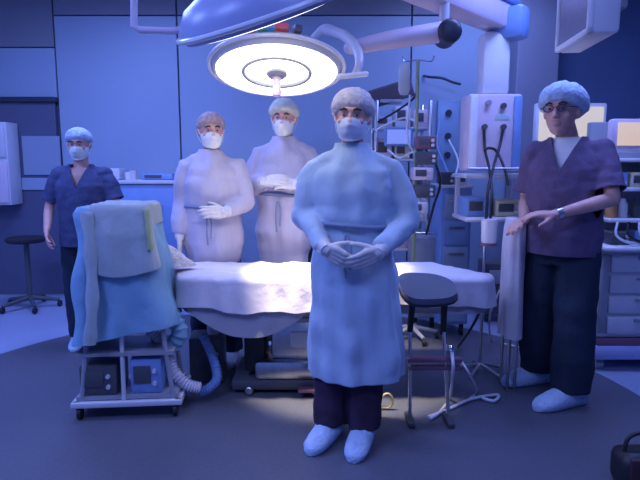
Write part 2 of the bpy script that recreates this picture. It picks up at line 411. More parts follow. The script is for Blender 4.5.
def person(label, loc, rz, k=1.0, style='gown', sh_w=.185, arms=None, head_rot=(0, 0, 0), head_off=(0, 0), head_k=1.0, feet=((-.10, 0, 8), (.10, 0, -8)), hem=.24, hem_r=(.24, .19),
           capm=None, cap=(.100, .118, .092), mask=True, maskm=None, glasses=False, topm=None, botm=None, gloves=True, seed=0, belt=True, watch=None, undershirt=None, shoulder_z=1.40, girth=1.0, shoes=True, tw=0.0, hem_dx=0.0, shoe_k=1.0):
    """arms: per side (-1 image left, +1): dict(el, wr, d, n, thumb, curl)"""
    root = thing('person', label, 'person', loc, rz); root.scale = (k, k, k)
    hz = 1.595-(.018 if head_k > 1.05 else 0)
    T = Matrix.Translation((head_off[0], -.02+head_off[1], hz)) @ Euler([math.radians(a) for a in head_rot], 'XYZ').to_matrix().to_4x4() @ Matrix.Scale(head_k, 4)
    m = MB(); head_shapes(m, T)
    m.tube([(0, .015, 1.38), (head_off[0]*.4, .008, 1.46), T@V((0, .02, -.03))], [.062, .056, .054], 20)
    m.loft([(0, .01, .84, .13, .10), (0, .01, .92, .155, .11), (0, .01, 1.02, .135, .10), (0, .01, 1.15, .145, .105), (0, .01, 1.28, .165, .11), (0, .015, 1.37, .155, .10), (0, .015, 1.42, .09, .07)])
    S_ = {}
    for s in (-1, 1):
        A = arms[s]; sh = V((s*sh_w, .015, shoulder_z)); S_[s] = sh; el = V(A['el']); wr = V(A['wr'])
        m.tube([V((s*.08, .015, 1.38)), sh+V((-s*.01, 0, -.025)), (sh+el)/2, el], [.045, .050, .043, .036], 14, ball=True)
        m.tube([el, el.lerp(wr, .3), wr, wr+V(A['d']).normalized()*.005], [.037, .038, .024, .018 if A.get('glove', gloves) else .024], 14, ball=True)
        fx, fy, fa = feet[0 if s < 0 else 1]
        hip = V((s*.085, .01, .88)); an = V((fx, fy+.01, .085)); kn = hip.lerp(an, .51)+V((0, -.025, 0))
        m.tube([hip, hip.lerp(kn, .5), kn, kn.lerp(an, .3), an], [.088, .075, .055, .052, .036], 16, ball=True)
        td = V((math.sin(math.radians(fa)), -math.cos(math.radians(fa)), 0))
        m.tube([an+V((0, .03, -.045)), an+td*.07+V((0, 0, -.045)), an+td*.16+V((0, 0, -.055))], [.034, .034, .024], 12, ball=True)
        if not A.get('glove', gloves): hand(m, wr, A['d'], A['n'], A.get('thumb', 1), A.get('curl', .5), 1.0)
    body = obj('body', m, M_skin, root); melt(body, .0062, 2)
    head_parts(root, T, cap, capm, mask, maskm, glasses, seed)
    if style == 'gown':
        def fold(a, z):
            q = max(0, min(1, (1.02-z)/.7)); return q*(.045*math.sin(a*7+seed)+.03*math.sin(a*12+seed*2+z*3))
        m = MB(); hx, hy = hem_r; g = girth
        prof = [(hem_dx, .01, hem-.03, hx, hy), (hem_dx*.75, .01, hem+.2, hx*.98, hy*.97), (hem_dx*.5, .01, .70, hx*.92, hy*.92), (hem_dx*.2, .01, .85, .215*g, .165), (0, .008, .98, .195*g, .15), (0, .005, 1.06, .182*g, .138),
                (0, .0, 1.14, .195*g, .148), (0, .0, 1.26, .205*g, .152), (0, .005, 1.35, .180*g, .135), (0, .01, 1.42, .115, .098), (0, .012, 1.465, .085, .080), (0, .01, 1.505, .072, .072)]
        m.loft(prof, 56, fold)
        for s in (-1, 1):
            A = arms[s]; el = V(A['el']); wr = V(A['wr']); sh = S_[s]; fd = (wr-el).normalized()
            m.tube([V((s*.06, .01, 1.39)), V((s*.12, .01, 1.375)), sh+V((-s*.012, 0, -.030)), sh.lerp(el, .5), el, ], [.060, .066, .068, .064, .060], 20, ball=True)
            m.tube([el, el.lerp(wr, .5), wr-fd*.02], [.060, .056, .042], 20, ball=False); m.ball(el, (.060,)*3)
        o = obj('surgical_gown', m, topm, root)
        def dsp(p):
            a = n3(p, (12, 12, 3.2), seed)*.018+n3(p, (5, 5, 8), seed+3)*.014+(abs(n3(p, (7, 7, 11), seed+9))*.012 if p.z > 1.0 else 0)
            return a
        def trim(p): return p.z < hem+.004 or (p.z > 1.485 and abs(p.x) < .1)
        melt(o, .010, 5, .5, trim, dsp, .004, [((0, 0, hem+.004), (0, 0, 1)), ((0, 0, 1.485), (0, 0, 1))])
        for s in (-1, 1):
            A = arms[s]; el = V(A['el']); wr = V(A['wr']); fd = (wr-el).normalized()
            obj('cuff', MB().tube([wr-fd*.03, wr-fd*.01, wr+fd*.012], [.040, .034, .031], 20), M_pale, o)
        if belt:
            m = MB(); m.tube([V((math.cos(2*PI*i/48)*(.198*g), .004+math.sin(2*PI*i/48)*(.156), 1.10+.008*math.sin(2*PI*i/48*2))) for i in range(49)], .011, 8)
            m.tube([(-.03, -.158, 1.06), (-.035, -.175, .98), (-.03, -.180, .86)], .006, 6, 3); m.tube([(-.02, -.158, 1.06), (-.005, -.176, 1.0), (-.008, -.180, .90)], .006, 6, 3)
            obj('belt', m, mat('belt_blue', (.20, .26, .42), .8), o)
    else:
        m = MB(); g = girth
        m.loft([(0, .005, .79, .185*g, .150*g), (0, .005, .90, .190*g, .152*g), (0, .0, 1.04, .180*g, .150*g), (0, -.005, 1.16, .185*g, .150*g), (0, .0, 1.28, .195*g, .145), (0, .01, 1.36, .165, .120), (0, .012, 1.42, .105, .088), (0, .012, 1.475, .082, .075)], 48,
               lambda a, z: .02*math.sin(a*6+seed)*max(0, min(1, (1.2-z)*2)))
        for s in (-1, 1):
            sh = S_[s]; el = V(arms[s]['el'])
            m.tube([V((s*.06, .012, 1.385)), V((s*.12, .012, 1.375)), sh+V((-s*.012, 0, -.028)), sh.lerp(el, .45), sh.lerp(el, .86)], [.052, .060, .063, .064, .070], 20)
            m.ball(sh+V((-s*.012, 0, -.028)), (.063,)*3)
        o = obj('scrub_top', m, topm, root)
        def trim(p):
            if p.z < .82: return True
            if p.z > 1.452 and abs(p.x) < .12: return True
            if p.y < -.02 and p.z > 1.27 and abs(p.x) < (p.z-1.27)*.42: return True
            for s in (-1, 1):
                sh = S_[s]; el = V(arms[s]['el']); dv = (el-sh); t_ = (p-sh).dot(dv)/dv.length_squared
                if t_ > .83 and (p-sh-dv*t_).length < .10 and s*p.x > .12: return True
            return False
        melt(o, .009, 4, .5, trim, lambda p: n3(p, (9, 9, 6), seed)*.010+n3(p, (22, 22, 10), seed+5)*.006+abs(n3(p, (5, 5, 14), seed+2))*.010, .004,
             [((0, 0, .82), (0, 0, 1)), ((0, 0, 1.452), (0, 0, 1)), ((0, 0, 1.27), (1, 0, -.42)), ((0, 0, 1.27), (1, 0, .42))]+[(S_[s].lerp(V(arms[s]['el']), .83), V(arms[s]['el'])-S_[s]) for s in (-1, 1)])
        if undershirt:
            m = MB(); m.loft([(0, .006, 1.2, .165, .118), (0, .006, 1.30, .172, .118), (0, .010, 1.37, .15, .103), (0, .012, 1.425, .095, .080), (0, .012, 1.462, .068, .066)], 40)
            u = obj('undershirt', m, undershirt, root); melt(u, .01, 2, .5, lambda p: p.z > 1.45, None, .003, [((0, 0, 1.45), (0, 0, 1))])
    # trousers
    m = MB()
    for s in (-1, 1):
        fx, fy, fa = feet[0 if s < 0 else 1]; hip = V((s*.09, .01, .86)); an = V((fx, fy+.012, .075)); kn = hip.lerp(an, .5)+V((0, -.02, 0))
        m.tube([hip, hip.lerp(kn, .5), kn, kn.lerp(an, .5), an], [.105, .098+tw*.3, .082+tw*1.0, .078+tw*1.3, .072+tw], 20) if style != 'gown' else m.tube([hip, hip.lerp(kn, .5), kn, kn.lerp(an, .5), an], [.095, .085, .075, .078+tw*.6, .076+tw*.6], 20)
    m.loft([(0, .01, .76, .17, .12), (0, .01, .86, .178, .125), (0, .01, .98, .165, .12)])
    o = obj('trousers', m, botm, root)
    melt(o, .010, 4, .5, lambda p: p.z < .085 or p.z > .965, lambda p: n3(p, (11, 11, 4), seed+20)*.016+n3(p, (5, 5, 12), seed+21)*.008, .004, [((0, 0, .085), (0, 0, 1))])
    for s in (-1, 1):
        fx, fy, fa = feet[0 if s < 0 else 1]; td = V((math.sin(math.radians(fa)), -math.cos(math.radians(fa)), 0)); a = V((fx, fy+.01, 0)); sd = V((-td.y, td.x, 0))
        m = MB(); rs = []
        for t_, w_, h_ in ((-.075, .022, .045), (-.065, .040, .085), (-.03, .050, .115), (.02, .052, .105), (.07, .054, .085), (.12, .054, .068), (.165, .048, .055), (.195, .030, .040), (.205, .014, .028)):
            ring = []; w_ *= shoe_k; h_ *= shoe_k; t_ *= shoe_k
            for q in range(20):
                an_ = 2*PI*q/20; x = math.cos(an_)*w_; z = h_*.5+math.sin(an_)*h_*.5
                if math.sin(an_) < 0: z = h_*.5+max(-.5*h_+.003, math.sin(an_)*h_*.8)
                wob = 1+.05*noise.noise(V((t_*30, an_*3, seed+s)))
                ring.append(a+td*t_+sd*x*wob+V((0, 0, max(.003, z*wob))))
            rs.append(ring)
        m.rings(rs); m.tube([a+V((0, .0, .07)), a+V((0, 0, .105)), a+V((0, 0, .135))], [.055, .050, .046], 18)
        obj('shoe_cover' if shoes else 'shoe', m, M_shoe if shoes else M_black, root, angle=70)
    for s in (-1, 1):
        A = arms[s]
        if A.get('glove', gloves):
            m = MB(); wr = V(A['wr']); el = V(A['el']); fd = (wr-el).normalized()
            hand(m, wr, A['d'], A['n'], A.get('thumb', 1), A.get('curl', .5), 1.04)
            m.tube([wr-fd*.045, wr, wr+V(A['d']).normalized()*.02], [.037, .030, .027], 16)
            o = obj('surgical_glove', m, M_glove, root); melt(o, .0042, 2)
    if watch:
        A = arms[watch]; wr = V(A['wr']); el = V(A['el']); fd = (wr-el).normalized(); m = MB(); m.cyl(wr-fd*.035, wr-fd*.012, .031, .029, 20)
        o = obj('wristwatch', m, M_steel, root); c = wr-fd*.023+V((0, 0, .03)); obj('dial', MB().cyl(c, c+V((0, 0, .008)), .016), M_dgrey, o)
    return root

# main surgeon
person('surgeon in long pale blue gown in front of the operating table, gloved hands joined', (.160, 2.69, 0), math.radians(-4), 1.0, 'gown', sh_w=.180,
       arms={-1: dict(el=(-.235, -.01, 1.13), wr=(-.118, -.225, 1.005), d=(.80, -.14, -.46), n=(.1, .8, .35), thumb=1, curl=.8),
             1: dict(el=(.262, -.03, 1.12), wr=(.120, -.235, .995), d=(-.86, -.10, -.42), n=(-.1, .8, .40), thumb=-1, curl=.55)},
       head_rot=(4, 2, -6), head_off=(-.005, -.012), feet=((-.105, -.02, -24), (.065, -.06, -14)), hem=.335, hem_dx=.032, shoe_k=1.12, hem_r=(.242, .19), capm=M_cap, cap=(.104, .120, .095), maskm=M_mask, topm=M_gown, botm=M_trousm, seed=1, girth=1.02, shoulder_z=1.385, tw=.016)
# two doctors behind the table
person('gowned assistant with brown cap behind the table, one arm hanging down', tuple(W(213, 200, 3.78).xy)+(0,), math.radians(8), 1.0, 'gown', sh_w=.170,
       arms={-1: dict(el=(-.215, .03, 1.13), wr=(-.225, -.06, .90), d=(0, -.15, -1), n=(1, .1, 0), thumb=-1, curl=.35),
             1: dict(el=(.220, -.04, 1.13), wr=(.085, -.215, 1.075), d=(-.95, -.15, .05), n=(0, .9, -.3), thumb=-1, curl=.5)},
       head_rot=(5, 0, 10), hem=.35, hem_r=(.185, .16), capm=M_caps, cap=(.093, .110, .088), maskm=M_maskw, topm=M_gown_lit, botm=M_trouser, seed=4, girth=.96)
person('gowned surgeon in cream cap behind the table, gloved hands raised to chest', tuple(W(285, 200, 4.02).xy)+(0,), math.radians(-5), 1.065, 'gown', sh_w=.172,
       arms={-1: dict(el=(-.215, -.03, 1.16), wr=(-.10, -.23, 1.19), d=(.85, -.2, .12), n=(0, .7, -.6), thumb=1, curl=.6),
             1: dict(el=(.215, -.03, 1.15), wr=(.11, -.23, 1.17), d=(-.85, -.2, .12), n=(0, .7, -.6), thumb=-1, curl=.6)},
       head_rot=(8, 0, 0), hem=.35, hem_r=(.19, .16), capm=M_capy, cap=(.100, .116, .092), maskm=M_maskw, topm=M_gown_lit, botm=M_trouser, seed=8, girth=.98)
# nurse at the left
person('nurse in navy short-sleeved scrubs with white mask standing behind the draped cart', tuple(W(83, 200, 4.15).xy)+(0,), math.radians(4), .955, 'scrubs', sh_w=.178,
       arms={-1: dict(el=(-.262, .01, 1.12), wr=(-.225, -.16, .95), d=(.25, -.6, -.75), n=(.8, .2, 0), thumb=-1, curl=.5),
             1: dict(el=(.262, -.02, 1.13), wr=(.21, -.20, 1.06), d=(-.3, -.9, -.1), n=(-.2, .1, -1), thumb=1, curl=.4)},
       head_rot=(10, 0, 4), capm=M_capb, cap=(.098, .115, .088), maskm=M_maskw, topm=M_scrub, botm=M_trouser, gloves=False, seed=12, girth=1.0, undershirt=None)
# tall person at the right
person('tall person in dark scrubs, glasses and pale blue cap at the right', tuple(W(562, 250, 3.22).xy)+(0,), math.radians(-38), 1.06, 'scrubs', sh_w=.178,
       arms={-1: dict(el=(-.225, .05, 1.10), wr=(-.16, -.18, 1.0), d=(-.05, -.95, -.1), n=(.3, .0, -1), thumb=-1, curl=.6),
             1: dict(el=(.250, -.08, 1.13), wr=(.03, -.30, 1.055), d=(-.82, -.55, .0), n=(-.1, .1, -1), thumb=1, curl=.5)},
       head_rot=(2, 0, -2), head_off=(-.03, -.03), head_k=1.10, feet=((-.13, .12, -34), (.11, -.10, -30)), tw=.03, shoe_k=1.2, capm=M_capb, cap=(.115, .130, .100), mask=False, maskm=M_maskw, glasses=True, topm=M_scrubm, botm=M_trouser, gloves=False, seed=16, girth=1.06, watch=1, undershirt=M_white)

# ------------------------------------------------------------------ operating table
def round_poly(poly, r, n=6):
    out = []; L = len(poly)
    for i in range(L):
        p = V((*poly[i], 0)); a = V((*poly[i-1], 0)); b = V((*poly[(i+1) % L], 0))
        u = (a-p).normalized(); w_ = (b-p).normalized(); rr = min(r, (a-p).length*.45, (b-p).length*.45)
        for k in range(n+1):
            t = k/n; out.append((p+u*rr)*(1-t)**2+p*2*t*(1-t)+(p+w_*rr)*t*t)
    # resample evenly
    seg = [(out[i], out[(i+1) % len(out)]) for i in range(len(out))]; tot = sum((b-a).length for a, b in seg); N = 200; res = []; acc = 0; j = 0
    for k in range(N):
        d = tot*k/N
        while acc+(seg[j][1]-seg[j][0]).length < d: acc += (seg[j][1]-seg[j][0]).length; j += 1
        a, b = seg[j]; res.append(a.lerp(b, (d-acc)/max(1e-9, (b-a).length)))
    return res
def cover(poly, z, hem, r=.06, flare=.03, fold=.012, ff=40, top=True, bump=.004, seed=0, sag=0, steps=14, nr=10):
    """cloth lying on a top and hanging down its sides; hem(x, y) is the height it ends at"""
    P = round_poly(poly, r); n = len(P); c = sum(P, V())/n; rs = []
    nor = []
    for i in range(n):
        t = (P[(i+2) % n]-P[i-2]).normalized(); nn = V((t.y, -t.x, 0)); nor.append(nn if nn.dot(P[i]-c) > 0 else -nn)
    for j in range(1, nr+1):
        f = j/nr; f = .03+.97*f
        rs.append([c.lerp(p, f)+V((0, 0, z+bump*noise.noise(c.lerp(p, f)*9+V((seed, 0, 0)))+bump*.5*noise.noise(c.lerp(p, f)*25)-(.008 if j == nr else 0)-sag*(1-f))) for p in P])
    for j in range(1, steps+1):
        t = j/steps; ring = []
        for i, p in enumerate(P):
            h = hem(p.x, p.y); zz = (z-.012)*(1-t)+h*t; drop = z-zz
            o = .012+flare*drop/.3+fold*min(1, drop/.15)*(math.sin(i/n*2*PI*ff+seed)*.6+1.4*noise.noise(V((p.x*7, p.y*7, zz*3+seed))))
            ring.append(V((p.x, p.y, zz))+nor[i]*o)
        rs.append(ring)
    # inner face, a few millimetres in
    th = .005; m = MB(); outer = rs; inner = []
    for q, ring in enumerate(rs):
        inner.append([p-(nor[i]*th if q >= nr-1 else V())-V((0, 0, th if q < nr+1 else 0)) for i, p in enumerate(ring)])
    m.rings(outer+inner[::-1], cap=True)
    return m

t = thing('operating_table', 'operating table on a steel pedestal under pale drapes in the middle', 'operating table', (0, 3.35, 0))
Q = lambda x, y, z: V((x, y-3.35, z))
obj('tabletop', MB().box(Q(.05, 3.34, .675), (1.50, .42, .04), bev=.012), M_steel, t)
obj('mattress', MB().box(Q(.05, 3.34, .712), (1.48, .40, .05), bev=.02), M_dgrey, t)
for s in (0, 1):
    obj('side_rail', MB().box(Q(-.05, 3.125+s*.43, .665), (1.2, .012, .03), bev=.003), M_steel, t)
cx = W(291, 350, 3.3).x
obj('base_plate', MB().box(Q(cx-.05, 3.43, .055), (.62, .44, .07), bev=.02), M_dgrey, t)
obj('base_cover', MB().box(Q(cx, 3.38, .145), (.44, .34, .12), bev=.03), M_steel, t)
obj('column', MB().box(Q(cx+.03, 3.38, .33), (.30, .26, .26), bev=.03), M_steel, t)
m = MB()
for k in range(5): m.box(Q(cx+.04, 3.38, .455+k*.032), (.34-.014*k, .30-.012*k, .032), bev=.008)
obj('bellows', m, M_grey, t)
obj('head_block', MB().box(Q(cx, 3.38, .63), (.5, .4, .05), bev=.015), M_steel, t)
obj('service_panel', MB().box(Q(cx+.08, 3.243, .33), (.16, .012, .10), bev=.004), M_pale, t)
obj('motor_box', MB().box(Q(cx-.22, 3.38, .30), (.13, .24, .36), bev=.02), M_black, t)
for sx in (-1, 1):
    m = MB(); m.ball(Q(cx-.05+sx*.20, 3.20, .028), (.028, .02, .028)); m.cyl(Q(cx-.05+sx*.20, 3.19, .028), Q(cx-.05+sx*.2, 3.18, .028), .018)
    obj('caster', m, M_steel, t)
obj('pedal', MB().box(Q(cx+.1, 3.17, .045), (.10, .06, .02), bev=.006), M_maroon, t)

TP = [(-.79, 3.09), (.96, 3.08), (1.02, 3.20), (.75, 3.58), (-.98, 3.58)]
def hem1(x, y):
    h = .565+.02*math.sin(x*5)+.010*math.sin(x*17)
    if x > .4: h += .03*min(1, (x-.4)/.3)
    return h
m = cover(TP, .752, hem1, r=.07, flare=.02, fold=.012, ff=34, bump=.012)
o = obj('drape', m, M_drape, angle=70); tag(o, 'pale white lilac drape spread over the top of the operating table', 'drape')
def hem2(x, y):
    if y > 3.3: return .53
    a = W(192, 318, 3.08).x; b = W(305, 310, 3.08).x; q = (x-a)/(b-a)
    if 0 < q < 1: return .535-.145*math.sin(PI*q)**.8
    return .535
TP2 = [(-.76, 3.115), (.93, 3.105), (.98, 3.20), (.72, 3.55), (-.95, 3.55)]
m = cover(TP2, .742, hem2, r=.06, flare=.008, fold=.006, ff=22, bump=.003, seed=5)
o = obj('drape', m, M_drape2, angle=70); tag(o, 'greyer under-drape with a pointed flap hanging below the pale table drape', 'drape')
# folded pale cloths lying on the far left of the table behind the cart
m = MB(); c = W(167, 262, 3.30)
rs = []
for j in range(9):
    f = j/8; rs.append([V((c.x+math.cos(2*PI*i/36)*(.16-.14*f**1.3)*(1+.12*math.sin(i*1.1+j)), c.y+math.sin(2*PI*i/36)*(.10-.08*f)*(1+.1*math.sin(i*1.7)), W(167, 264, 3.30).z-.01+.125*f)) for i in range(36)])
m.rings(rs); o = obj('folded_cloth', m, M_cap, angle=60); tag(o, 'small heap of crumpled pale cloth on the left end of the table', 'cloth')

# ------------------------------------------------------------------ draped cart at left
CY = 2.88
cl = W(70, 412, CY).x; cr = W(178, 403, CY).x; ccx = (cl+cr)/2; cw = cr-cl
t = thing('equipment_cart', 'tall wheeled equipment cart under a blue and grey drape at the left', 'cart', (ccx, CY+.18, 0), math.radians(5))
m = MB(); m.box((0, -.17, .085), (cw, .035, .03), bev=.005); m.box((0, .17, .085), (cw, .035, .03), bev=.005); m.box((-cw/2+.02, 0, .085), (.035, .34, .03)); m.box((cw/2-.02, 0, .085), (.035, .34, .03))
obj('base_frame', m, M_pale, t)
for sx in (-1, 1):
    for sy in (-1, 1):
        obj('post', MB().cyl((sx*(cw/2-.05), sy*.150, .09), (sx*.125, sy*.13, 1.12), .013), M_grey, t)
        m = MB(); m.tube([(sx*(cw/2-.04)-.010, sy*.155, .033), (sx*(cw/2-.04)+.010, sy*.155, .033)], .033, 20); m.box((sx*(cw/2-.04), sy*.155, .06), (.03, .03, .025)); obj('caster', m, M_black, t)
obj('post', MB().cyl((-.02, -.155, .09), (-.02, -.12, 1.1), .012), M_pale, t)
obj('shelf', MB().box((0, 0, .115), (cw-.05, .32, .02)), M_grey, t)
obj('shelf', MB().box((0, 0, .36), (cw-.08, .32, .02)), M_grey, t)
obj('worktop', MB().box((0, 0, 1.13), (.32, .30, .03), bev=.01), M_grey, t)
# things on the cart's shelf
def case(name, label, cat, x, y, z, d, mt, rz=0, knobs=2, slot=True):
    o = thing(name, label, cat, (x, y, z), rz)
    obj('housing', MB().box((0, 0, d[2]/2), d, bev=.012), mt, o)
    if slot: obj('front_panel', MB().box((-d[0]*.12, -d[1]/2-.003, d[2]*.55), (d[0]*.55, .008, d[2]*.5), bev=.003), M_dgrey, o)
    for k in range(knobs): obj('knob', MB().cyl((d[0]*.28, -d[1]/2, d[2]*(.3+.35*k)), (d[0]*.28, -d[1]/2-.014, d[2]*(.3+.35*k)), .012), M_pale, o)
    return o
ct = Matrix.Rotation(math.radians(5), 4, 'Z')
def onc(x, y): p = ct@V((x, y, 0)); return ccx+p.x, CY+.18+p.y
x, y = onc(-.155, -.02); case('control_unit', 'dark blue control box on the lower shelf of the draped cart, left', 'control box', x, y, .125, (.20, .26, .17), M_dgrey, math.radians(5))
x, y = onc(.10, -.02); case('suction_unit', 'grey suction unit on the lower shelf of the draped cart, right', 'suction unit', x, y, .125, (.17, .24, .2), M_bluep, math.radians(5), 2)
# drape over the cart
hx = cw/2
def hemc(x, y): return W(120, 340, CY).z-.045+.17*(x+hx)/(2*hx)*1.0-.02
cp = [(-.21, -.17), (.155, -.17), (.16, .165), (-.21, .165)]
m = cover(cp, 1.165, hemc, r=.05, flare=.0, fold=.010, ff=11, bump=.01, seed=3, steps=26)
for v in m.v:
    if v.z < 1.15:
        q = (1.15-v.z); v.x *= 1+.36*q if v.x < 0 else 1+.90*q; v.y *= 1+.12*q
        v.x += .012*math.sin(v.z*16+v.y*8); v.y += .016*noise.noise(V((v.x*6, v.z*4, 3)))
o = obj('cart_drape', m, M_cdrape, angle=70); o.location = (ccx-.01, CY+.18, 0); o.rotation_euler.z = math.radians(5); tag(o, 'blue-green sterile drape hanging over the tall wheeled cart', 'drape')
# grey overlay on top and front
def hemg(x, y): return .83 if y < 0 else 1.0
cp = [(-.15, -.177), (.148, -.177), (.152, .158), (-.15, .158)]
m = cover(cp, 1.178, lambda x, y: (.86-.06*math.sin((x+.2)*8) if y < -.1 else 1.06), r=.04, flare=.0, fold=.006, ff=7, bump=.006, seed=9, steps=18)
for v in m.v:
    if v.z < 1.15: q = 1.15-v.z; v.x *= 1+(.25 if v.x < 0 else .75)*q; v.y = v.y*(1+.12*q)-(.030*min(1, q*8) if v.y < -.12 else 0)
o = obj('cart_drape', m, M_cdrapeg, angle=70); o.location = (ccx+.0, CY+.18, 0); o.rotation_euler.z = math.radians(5); tag(o, 'grey cloth laid over the top and upper front of the cart drape', 'drape')
# beige vertical fold and the olive strip
def ribbon(name, pts, wd, mt, label, cat, n=8):
    p = spline(pts, n); m = MB(); rs = []
    for i, c in enumerate(p):
        w_ = wd*(1+.15*math.sin(i*.9)); rs.append([c+V((-w_/2, .004, 0)), c+V((-w_/4, -.012, 0)), c+V((w_/4, -.012, 0)), c+V((w_/2, .004, 0)), c+V((0, .010, 0))])
    m.rings(rs); o = obj(name, m, mt, angle=80)
    return tag(o, label, cat) if label else o
ribbon('drape_fold', [W(86, 212, 2.845), W(90, 250, 2.825), W(92, 300, 2.81), W(89, 345, 2.80)], .065, M_cdrapeg, 'long grey strip of cloth hanging down the left of the cart drape', 'cloth strip')
ribbon('edge_strip', [W(146, 209, 2.885), W(148, 228, 2.86), W(150, 250, 2.85)], .028, M_green, 'olive green strip at the top right corner of the cart drape', 'cloth strip')

# corrugated hose from under the cart
def hose(name, pts, r, mt, label, cat, ribs=True, k=10, kind=None):
    p = spline(pts, k); rr = [r*(1+(.10 if i % 2 else -.10)) for i in range(len(p))] if ribs else r
    o = obj(name, MB().tube(p, rr, 12), mt, angle=80 if not ribs else 30)
    return tag(o, label, cat) if label else o
hose('corrugated_hose', [W(150, 330, 3.12), W(163, 345, 3.10), W(172, 368, 3.06), W(186, 384, 3.04), W(200, 388, 3.06)], .033, M_hose, 'pale corrugated hose curving down from under the draped cart', 'hose', k=12)
hose('corrugated_hose', [W(197, 391, 3.10), W(208, 389, 3.12), W(217, 378, 3.18), W(213, 358, 3.28), W(203, 335, 3.36)], .028, M_bluep, 'blue corrugated hose curving up under the left of the operating table', 'hose', k=12)
case('foot_console', 'dark foot console on the floor under the left part of the operating table', 'console', W(210, 380, 3.5).x, 3.47, 0, (.22, .2, .30), M_dgrey, .1)
c = W(212, 335, 3.42); m = MB(); m.lathe([(.001, 0), (.035, 0), (.04, .02), (.04, .12), (.02, .14), (.02, .16), (.001, .16)], c=(c.x, 3.47, .30))
tag(obj('suction_bottle', m, M_pale), 'small pale bottle standing on the dark console under the table', 'bottle')
# loose bunched drape beside the cart
hose('bunched_cloth', [W(160, 285, 3.16), W(172, 315, 3.08), W(180, 332, 3.05), W(172, 348, 3.05)], .045, M_cdrape, 'bunched blue cloth hanging between the cart and the table', 'cloth', ribs=True, k=6)

# ------------------------------------------------------------------ stool at left back
c = W(33, 300, 5.3)
t = thing('rolling_stool', 'black rolling stool with a round seat by the back wall at far left', 'stool', (c.x, 5.25, 0))
zs = W(33, 237, 5.25).z
obj('seat', MB().lathe([(.001, zs-.05), (.16, zs-.05), (.18, zs-.03), (.18, zs-.01), (.15, zs), (.001, zs)]), M_black, t)
obj('column', MB().cyl((0, 0, .10), (0, 0, zs-.05), .025), M_dgrey, t)
for k in range(5):
    a = 2*PI*k/5+.3; e = V((math.cos(a)*.26, math.sin(a)*.26, .07))
    l = obj('leg', MB().tube([(0, 0, .11), e], [.024, .016], 10), M_dgrey, t)
    m = MB(); m.tube([e+V((-.012, 0, -.038)), e+V((.012, 0, -.038))], .03, 16); obj('caster', m, M_black, l)

# ------------------------------------------------------------------ left: cabinet and counter
p0 = W(0, 122, 5.6); p1 = W(18, 205, 5.6)
t = thing('wall_cabinet', 'white wall cabinet at the far left edge beside the sliding door', 'cabinet', (p0.x-.18, 5.70, p1.z))
h = p0.z-p1.z; wd = .36+p1.x-p0.x
obj('body', MB().box((0+.0, 0, h/2), (wd, .22, h), bev=.006), M_pale, t)
obj('door', MB().box((0, -.118, h*.28), (wd-.03, .016, h*.5), bev=.004), M_lilac, t)
obj('door', MB().box((0, -.118, h*.78), (wd-.03, .016, h*.40), bev=.004), M_pale, t)
c0 = W(100, 180, 5.5).x; c1 = W(200, 180, 5.5).x; zc = W(140, 180, 5.35).z
t = thing('base_cabinet', 'long blue base cabinet along the back wall behind the nurse', 'cabinet', ((c0+c1)/2, 5.57, 0)); L_ = c1-c0
obj('body', MB().box((0, .0, zc/2-.02), (L_, .46, zc-.04), bev=.006), M_bluep, t)
obj('counter', MB().box((0, -.01, zc-.02), (L_+.03, .49, .035), bev=.008), M_pale, t)
for k in range(3):
    x = -L_/2+L_*(k+.5)/3; d = obj('door', MB().box((x, -.238, zc*.45), (L_/3-.02, .018, zc*.72), bev=.004), M_bluep, t); obj('handle', MB().box((x+L_/6-.05, -.255, zc*.6), (.014, .02, .12), bev=.004), M_steel, d)
for px, hh, rr, mt, lb in ((129, .075, .035, M_white, 'white cup on the counter behind the nurse, left one'), (134, .09, .035, M_pale, 'pale plastic beaker on the counter to the right of the white cup')):
    x = W(px, 190, 5.45).x; m = MB(); m.lathe([(.001, 0), (rr*.8, 0), (rr, hh), (rr*.9, hh), (rr*.72, .008), (.001, .008)], c=(x, 5.45, zc)); tag(obj('cup', m, mt), lb, 'cup')
x = W(112, 190, 5.5).x
case('label_printer', 'low pale device box on the counter beside the nurse', 'device', x, 5.52, zc, (.22, .2, .11), M_pale, 0, 1)
case('paper_tray', 'flat blue tray box on the counter right of the cups', 'tray', W(160, 190, 5.5).x, 5.52, zc, (.3, .22, .06), M_bluep, 0, 0)

